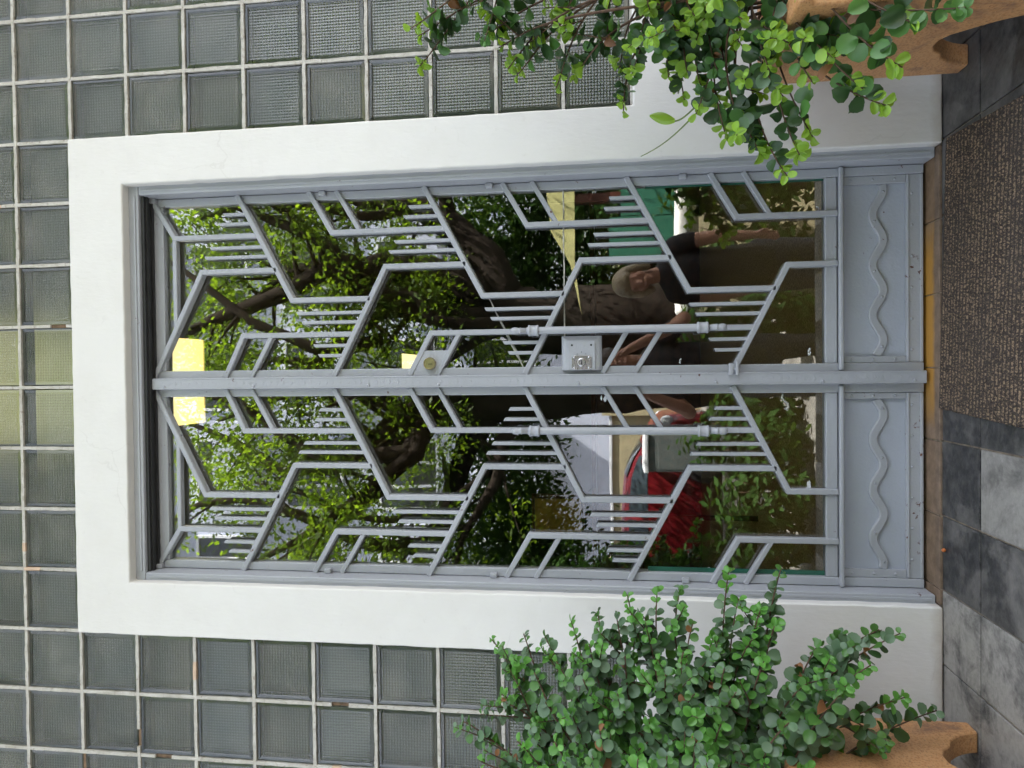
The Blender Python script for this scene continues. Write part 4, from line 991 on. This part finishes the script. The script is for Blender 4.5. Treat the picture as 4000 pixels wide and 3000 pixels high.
# ------------------------------------------------------------------ bushes of the planting bed
def bush(name, label, c, rx, ry, rz, n, s_, m_, seed, long_=False, group=None):
    r_ = random.Random(seed); t = empty(name, c, label, 'bush', group); g = MB(); w = MB()
    for k in range(9):
        a = r_.uniform(0, 6.28); w.tube(bez([Vector((0, 0, 0)), Vector((0, 0, rz * .6)), Vector((rx * .5 * math.cos(a), ry * .5 * math.sin(a), rz * 1.0)), Vector((rx * .85 * math.cos(a), ry * .85 * math.sin(a), rz * r_.uniform(.9, 1.7)))], 8), [.018 - .0018 * j for j in range(9)], 5)
    w.build('stems', 'twig', t, smooth=True)
    for k in range(n):
        d = Vector((r_.gauss(0, 1), r_.gauss(0, 1), r_.gauss(0, 1))); d = d.normalized() * r_.uniform(.35, 1) ** .5
        p = Vector((d.x * rx, d.y * ry, rz + d.z * rz)); q = 1 + .25 * mnoise.noise(p * 3.1 + Vector((seed, 0, 0)))
        p = Vector((p.x * q, p.y * q, max(.02, p.z * q)))
        nn = (d + Vector((r_.uniform(-.8, .8), r_.uniform(-.8, .8), r_.uniform(0, 1)))).normalized(); ax = Vector((r_.uniform(-1, 1), r_.uniform(-1, 1), r_.uniform(-.8, .5))).normalized()
        if abs(ax.dot(nn)) > .95: continue
        tree_leaf(g, p, ax, nn, s_ * r_.uniform(.7, 1.3))
    g.build('foliage', m_, t, kind='stuff')
bush('hedge_bush', 'tall dark hedge bush at the far left of the steps, mirrored in the glass', (-3.0, -5.9, -.85), 1.1, .8, 1.75, 11000, .10, 'leaf_hedge', 3)
bush('hedge_bush', 'dark hedge bush behind the ficus trunk', (1.9, -7.9, -.85), 1.6, .8, 1.6, 15000, .13, 'leaf_hedge', 4)
bush('hedge_bush', 'dark bush beside the left planter flank', (-2.35, -3.6, -.85), .6, .6, .95, 4200, .075, 'leaf_hedge', 9)
for i, (x, y, h_) in enumerate([(-.65, -4.3, .55), (-1.05, -4.1, .45), (-1.5, -4.3, .42), (-.35, -4.6, .45), (.42, -3.6, .6), (.95, -3.75, .62), (1.5, -3.7, .66)]):
    bush('leafy_plant', ['low leafy plant in front of the grey cabinet', 'low leafy plant left of the grey cabinet', 'low leafy plant near the dark hedge bush', 'small leafy plant right of the grey cabinet', 'leafy plant between the two standing people', 'leafy plant before the low coped wall', 'leafy plant at the right end of the low wall'][i],
         (x, y, -.85), .3, .25, h_, 800, .105, 'leaf_hedge', 20 + i, group='plants of the bed below the steps')
# ------------------------------------------------------------------ parked red car
MAT['carpaint'] = simple('red_car_paint', (.14, .008, .012), .22)
MAT['carglass'] = simple('car_window', (.03, .045, .055), .06)
MAT['rubber'] = simple('tyre_rubber', (.02, .02, .02), .8)
MAT['chrome'] = simple('alloy', (.6, .6, .62), .25, metal=1.0)
MAT['lampglass'] = simple('headlamp', (.55, .57, .6), .1)
car = empty('parked_car', (-2.75, -10, -.846), 'red hatchback parked along the street before the beige wall', 'car')
# stations: x, half width low, belt z, half width belt, roof z, half width roof
ST = [(2.12, .55, .70, .50, .72, .45), (2.07, .74, .88, .68, .90, .6), (1.95, .84, 1.0, .78, 1.03, .66), (1.78, .88, 1.08, .84, 1.12, .70), (1.62, .89, 1.12, .86, 1.20, .69), (1.35, .89, 1.14, .86, 1.36, .64), (1.05, .89, 1.15, .86, 1.47, .60), (.5, .89, 1.15, .86, 1.535, .58), (-.3, .89, 1.15, .86, 1.56, .58), (-1.2, .89, 1.15, .86, 1.52, .57), (-1.7, .87, 1.04, .84, 1.36, .55), (-2.0, .82, 1.02, .80, 1.10, .58), (-2.12, .70, .7, .68, .74, .6)]
g = MB(); ns = 0
for x, wl_, bz, wb, rz_, wr_ in ST:
    ring = [(-wl_ * .96, .22), (-wl_, .34), (-wl_, .62), (-wb, bz), (-wr_, rz_ - .02), (-wr_ * .6, rz_ + .02), (0, rz_ + .035), (wr_ * .6, rz_ + .02), (wr_, rz_ - .02), (wb, bz), (wl_, .62), (wl_, .34), (wl_ * .96, .22)]
    ns = len(ring); g.v += [(x, y, z) for y, z in ring]
for i in range(len(ST) - 1):
    for k in range(ns - 1): a = i * ns + k; g.face((a, a + 1, a + ns + 1, a + ns))
    g.face((i * ns + ns - 1, i * ns, (i + 1) * ns, (i + 1) * ns + ns - 1))
g.face(list(range(ns))); g.face(list(range((len(ST) - 1) * ns, len(ST) * ns))[::-1])
o = g.build('body', 'carpaint', car, smooth=True); fix_normals(o)
def station(x):
    for a, b_ in zip(ST, ST[1:]):
        if a[0] >= x >= b_[0]:
            f = (a[0] - x) / (a[0] - b_[0]); return [a[k] + (b_[k] - a[k]) * f for k in range(6)]
for s_ in (1, -1):
    for x0, x1 in ((1.42, .45), (.38, -.55), (-.62, -1.6)):
        g = MB(); n = 8
        for i in range(n + 1):
            x = x0 + (x1 - x0) * i / n; q = station(x)
            for f in (.06, .86): g.v.append((x, s_ * (q[3] + (q[5] - q[3]) * f + .006), q[2] + (q[4] - .02 - q[2]) * f + .004))
        for i in range(n): g.face((2 * i, 2 * i + 1, 2 * i + 3, 2 * i + 2))
        g.build('side_window', 'carglass', car, smooth=True)
    g = MB(); g.ball((1.36, s_ * .99, 1.2), (.08, .11, .075), 10, 6); g.build('wing_mirror', 'carpaint', car, smooth=True)
    g = MB(); g.ball((1.95, s_ * .70, .86), (.13, .13, .12), 10, 6); g.build('headlight', 'lampglass', car, smooth=True)
    for x in (1.32, -1.3):
        w_ = empty('wheel'); w_.parent = car; w_.location = (x, s_ * .80, .31)
        g = MB(); g.lathe([(.20, -.10), (.29, -.10), (.31, -.07), (.31, .07), (.29, .10), (.20, .10)], (0, 0, 0), (0, 1, 0), 24); g.build('tyre', 'rubber', w_, smooth=True)
        g = MB(); g.lathe([(.20, -.085), (.12, -.07), (.04, -.1), (.04, .1), (.12, .07), (.20, .085)], (0, 0, 0), (0, 1, 0), 10); g.build('rim', 'chrome', w_)
    g = MB(); g.box(.5, .64, min(s_ * .872, s_ * .905), max(s_ * .872, s_ * .905), .98, 1.005); g.build('door_handle', 'chrome', car)
for x0, x1, nm in ((1.6, 1.05, 'windscreen'), (-1.75, -1.98, 'rear_window')):
    g = MB(); n = 5
    for i in range(n + 1):
        x = x0 + (x1 - x0) * i / n; q = station(x)
        for f in (-.85, 0, .85): g.v.append((x, f * q[5], q[4] + .045 - .03 * abs(f)))
    for i in range(n):
        for k in range(2): a = i * 3 + k; g.face((a, a + 1, a + 4, a + 3))
    g.build(nm, 'carglass', car, smooth=True)

# ------------------------------------------------------------------ people mirrored in the glass
MAT['skin'] = simple('skin', (.42, .21, .135), .5, .1, 20)
MAT['cloth_black'] = simple('black_cotton', (.018, .018, .02), .9, .3, 80, bmp=.4)
MAT['jeans'] = simple('dark_trousers', (.03, .035, .05), .9, .3, 80)
MAT['hair_blond'] = simple('ash_blond_hair', (.33, .26, .16), .5, .4, 120)
MAT['hair_dark'] = simple('dark_hair', (.05, .035, .025), .5, .4, 120)
MAT['shoe'] = simple('shoe_leather', (.05, .04, .035), .6)
def solid(name, shapes, mat_, parent, vox):
    g = MB()
    for s_ in shapes:
        if s_[0] == 'T':
            pts = [Vector(p[:3]) for p in s_[1]]; rad = [p[3] for p in s_[1]]
            P_, R_ = [], []
            for i in range(len(pts) - 1):
                for k in range(5): P_.append(pts[i].lerp(pts[i + 1], k / 5)); R_.append(rad[i] + (rad[i + 1] - rad[i]) * k / 5)
            P_.append(pts[-1]); R_.append(rad[-1]); g.tube(P_, R_, 14)
            for p, r_ in zip(pts, rad): g.ball(p, r_ * .99, 12, 8)
        else: g.ball(s_[1], s_[2], 20, 14)
    o = g.build(name, mat_, parent, smooth=True)
    rmod = o.modifiers.new('remesh', 'REMESH'); rmod.mode = 'VOXEL'; rmod.voxel_size = vox; rmod.use_smooth_shade = True
    sm = o.modifiers.new('smooth', 'SMOOTH'); sm.factor = .5; sm.iterations = 3
    return o
def hand(wrist, dirn, palmn, curl, s_=1.0, thumb=1):
    """palm and five unequal bent fingers; returns shapes"""
    w = Vector(wrist); d = Vector(dirn).normalized(); n = Vector(palmn); n = (n - d * n.dot(d)).normalized(); side = d.cross(n) * thumb
    sh = [('T', [(*w, .024 * s_), (*(w + d * .045 * s_), .026 * s_)])]
    for k in (-1, 1): sh.append(('T', [(*(w + d * .02 * s_ + side * .012 * k * s_), .018 * s_), (*(w + d * .085 * s_ + side * .024 * k * s_), .014 * s_)]))
    for k, ln in ((-1.5, .070), (-.5, .082), (.5, .078), (1.5, .062)):
        p = w + d * .085 * s_ + side * k * -.0185 * s_; pts = [(*p, .0098 * s_)]; dd = d.copy(); ax = side.normalized()
        for j, f in enumerate((.45, .32, .23)):
            dd = (dd * math.cos(curl) + n * math.sin(curl)).normalized() if j == 0 else (dd * math.cos(curl * 1.1) + (n * dd.dot(d) - d * dd.dot(n)) * math.sin(curl * 1.1)).normalized()
            p = p + dd * ln * f * s_; pts.append((*p, (.0092 - .0008 * j) * s_))
        sh.append(('T', pts))
    p = w + d * .025 * s_ + side * .026 * s_; q = p + (d * .55 + side * .7 + n * .3).normalized() * .042 * s_; e = q + (d * .9 + side * .15 + n * .3).normalized() * .032 * s_
    sh.append(('T', [(*p, .013 * s_), (*q, .0115 * s_), (*e, .0095 * s_)]))
    return sh
def head(c, face, tilt=0.0, s_=1.0):
    """skull, jaw, nose, ears, brow, lips; face = horizontal looking direction"""
    c = Vector(c); f = Vector(face).normalized(); up_ = Vector((0, 0, 1)); sd_ = f.cross(up_).normalized(); up2 = (up_ * math.cos(tilt) + sd_ * math.sin(tilt)).normalized(); sd2 = f.cross(up2).normalized()
    at = lambda a, b_, d: c + sd2 * a * s_ + f * b_ * s_ + up2 * d * s_
    sh = [('T', [(*at(0, -.015, .045), .078 * s_), (*at(0, -.01, .0), .075 * s_)]), ('T', [(*at(0, .015, .0), .066 * s_), (*at(0, .03, -.062), .046 * s_), (*at(0, .045, -.090), .028 * s_)]),
          ('T', [(*at(0, .082, .020), .010 * s_), (*at(0, .102, -.022), .0145 * s_)]), ('T', [(*at(-.022, .082, -.055), .008 * s_), (*at(0, .089, -.054), .010 * s_), (*at(.022, .082, -.055), .008 * s_)]),
          ('T', [(*at(-.04, .068, .034), .011 * s_), (*at(0, .078, .032), .011 * s_), (*at(.04, .068, .034), .011 * s_)])]
    for k in (-1, 1): sh.append(('T', [(*at(k * .078, -.005, .015), .015 * s_), (*at(k * .079, -.002, -.025), .011 * s_)])); sh.append(('T', [(*at(k * .045, .045, -.025), .026 * s_), (*at(k * .035, .04, -.05), .026 * s_)]))
    return sh, at
def eyes(at, parent):
    g = MB()
    for k in (-1, 1): g.ball(at(k * .032, .073, .012), .0105, 8, 6)
    g.build('eyes', MAT['keyhole'] if 'keyhole' in MAT else 'dark', parent, smooth=True)
GZ = -.85
# photographer: stands below the steps behind the phone, both hands on it
ph_ = empty('person', (.06, -2.58, GZ), 'person in a black t-shirt holding up a phone, mirrored in the glass', 'person')
O = Vector(ph_.location)
def rel(sh): return [(s_[0], [(*(Vector(p[:3]) - O), p[3]) for p in s_[1]]) if s_[0] == 'T' else (s_[0], Vector(s_[1]) - O, s_[2]) for s_ in sh]
hs_, at = head((.10, -2.58, .86), (-.05, 1, -.05), .05)
body = hs_ + [('T', [(.09, -2.60, .78, .055), (.08, -2.62, .66, .062)]),
  ('T', [(.07, -2.63, .60, .13), (.06, -2.62, .40, .15), (.06, -2.62, .18, .145), (.06, -2.62, .02, .16)]), ('T', [(-.09, -2.63, .57, .075), (.07, -2.63, .60, .10), (.23, -2.63, .57, .075)]),
  ('T', [(.24, -2.62, .56, .062), (.37, -2.42, .43, .047), (.33, -2.36, .46, .043), (.175, -2.24, .78, .028)]), ('T', [(-.10, -2.62, .56, .062), (-.24, -2.46, .40, .047), (-.21, -2.38, .44, .043), (-.075, -2.24, .78, .028)])]
for x, k in ((-.05, -1), (.17, 1)): body.append(('T', [(x, -2.62, .0, .092), (x + k * .02, -2.60, -.38, .062), (x + k * .03, -2.62, -.74, .042)]))
body += hand((.175, -2.24, .78), (-.45, .05, .80), (-.8, .2, -.3), .55, 1.0, -1) + hand((-.075, -2.24, .78), (.40, .05, .80), (.8, .2, -.3), .55, 1.0, 1)
bo = solid('body', rel(body), 'skin', ph_, .0075)
solid('t_shirt', rel([('T', [(.07, -2.63, .585, .145), (.06, -2.62, .40, .165), (.06, -2.62, .18, .162), (.06, -2.62, -.02, .172)]), ('T', [(-.09, -2.63, .57, .088), (.07, -2.63, .60, .11), (.23, -2.63, .57, .088)]), ('T', [(.24, -2.62, .56, .076), (.31, -2.51, .49, .066)]), ('T', [(-.10, -2.62, .56, .076), (-.17, -2.535, .48, .066)])]), 'cloth_black', ph_, .011)
solid('trousers', rel([('T', [(.06, -2.62, .0, .165), (.06, -2.62, -.06, .16)])] + [('T', [(x, -2.62, -.02, .105), (x + k * .02, -2.60, -.38, .078), (x + k * .03, -2.62, -.76, .068)]) for x, k in ((-.05, -1), (.17, 1))]), 'jeans', ph_, .012)
for x, k in ((-.08, -1), (.20, 1)): solid('shoe', rel([('T', [(x, -2.65, -.80, .046), (x, -2.55, -.812, .042), (x, -2.46, -.82, .034)])]), 'shoe', ph_, .01)
hr = [('B', Vector(at(0, -.03, .055)), (.092, .098, .088)), ('T', [(*at(0, -.07, .03), .065), (*at(0, -.06, -.05), .05)])]
solid('hair', rel(hr), 'hair_dark', ph_, .009)
# phone, upright screen towards the photographer; the lens looks at the door
pf = empty('smartphone', (CAM.x, CAM.y - .012, CAM.z - .055), 'black smartphone held up in both hands by the photographer', 'phone')
g = MB(); g.box(-.038, .038, -.009, -.001, -.08, .08); g.build('body', 'dark', pf, bevel=.003)
g = MB(); g.box(-.033, .033, -.0102, -.0092, -.073, .073); g.build('screen', 'carglass', pf)
# woman beside the photographer, arms hanging, leaning in
wo_ = empty('person', (.70, -2.66, GZ), 'person with ash blond hair and black top standing beside the photographer, mirrored', 'person')
O = Vector(wo_.location)
hs_, at = head((.635, -2.58, .74), (-.25, 1, -.22), -.22)
body = hs_ + [('T', [(.66, -2.60, .66, .05), (.69, -2.64, .55, .06)]), ('T', [(.70, -2.65, .48, .115), (.72, -2.66, .28, .125), (.73, -2.67, .05, .13), (.73, -2.67, -.10, .15)]),
  ('T', [(.56, -2.64, .45, .065), (.70, -2.65, .49, .09), (.86, -2.62, .46, .065)]),
  ('T', [(.88, -2.60, .45, .056), (.915, -2.55, .20, .044), (.905, -2.50, -.03, .026)]), ('T', [(.54, -2.64, .43, .056), (.53, -2.62, .18, .044), (.56, -2.56, -.04, .026)])]
body += hand((.905, -2.50, -.03), (-.02, .1, -1), (-.6, .5, 0), .25, .95, 1) + hand((.56, -2.56, -.04), (.05, .1, -1), (.6, .5, 0), .25, .95, -1)
for x in (.64, .82): body.append(('T', [(x, -2.67, -.08, .088), (x, -2.64, -.42, .06), (x, -2.66, -.75, .04)]))
solid('body', rel(body), 'skin', wo_, .0075)
solid('top', rel([('T', [(.70, -2.65, .475, .13), (.72, -2.66, .28, .142), (.73, -2.67, .05, .148), (.73, -2.67, -.10, .162)]), ('T', [(.56, -2.64, .455, .08), (.70, -2.65, .495, .10), (.86, -2.62, .465, .08)]), ('T', [(.875, -2.61, .45, .068), (.895, -2.585, .36, .062)]), ('T', [(.545, -2.64, .43, .068), (.535, -2.63, .34, .062)])]), 'cloth_black', wo_, .011)
solid('trousers', rel([('T', [(.73, -2.67, -.08, .155), (.73, -2.67, -.14, .15)])] + [('T', [(x, -2.67, -.10, .102), (x, -2.64, -.42, .075), (x, -2.66, -.76, .065)]) for x in (.64, .82)]), 'jeans', wo_, .012)
for x in (.64, .82): solid('shoe', rel([('T', [(x, -2.69, -.80, .044), (x, -2.59, -.812, .04), (x, -2.50, -.82, .032)])]), 'shoe', wo_, .01)
hr = [('B', Vector(at(0, -.028, .058)), (.096, .102, .090)), ('T', [(*at(.075, -.02, .05), .034), (*at(.088, .0, -.03), .034), (*at(.080, -.01, -.10), .028)]), ('T', [(*at(-.075, -.02, .05), .034), (*at(-.088, .0, -.03), .034), (*at(-.080, -.01, -.10), .028)]),
      ('T', [(*at(0, -.075, .04), .06), (*at(0, -.075, -.09), .05)]), ('T', [(*at(-.03, .055, .085), .024), (*at(.055, .055, .062), .022)])]
solid('hair', rel(hr), 'hair_blond', wo_, .009)
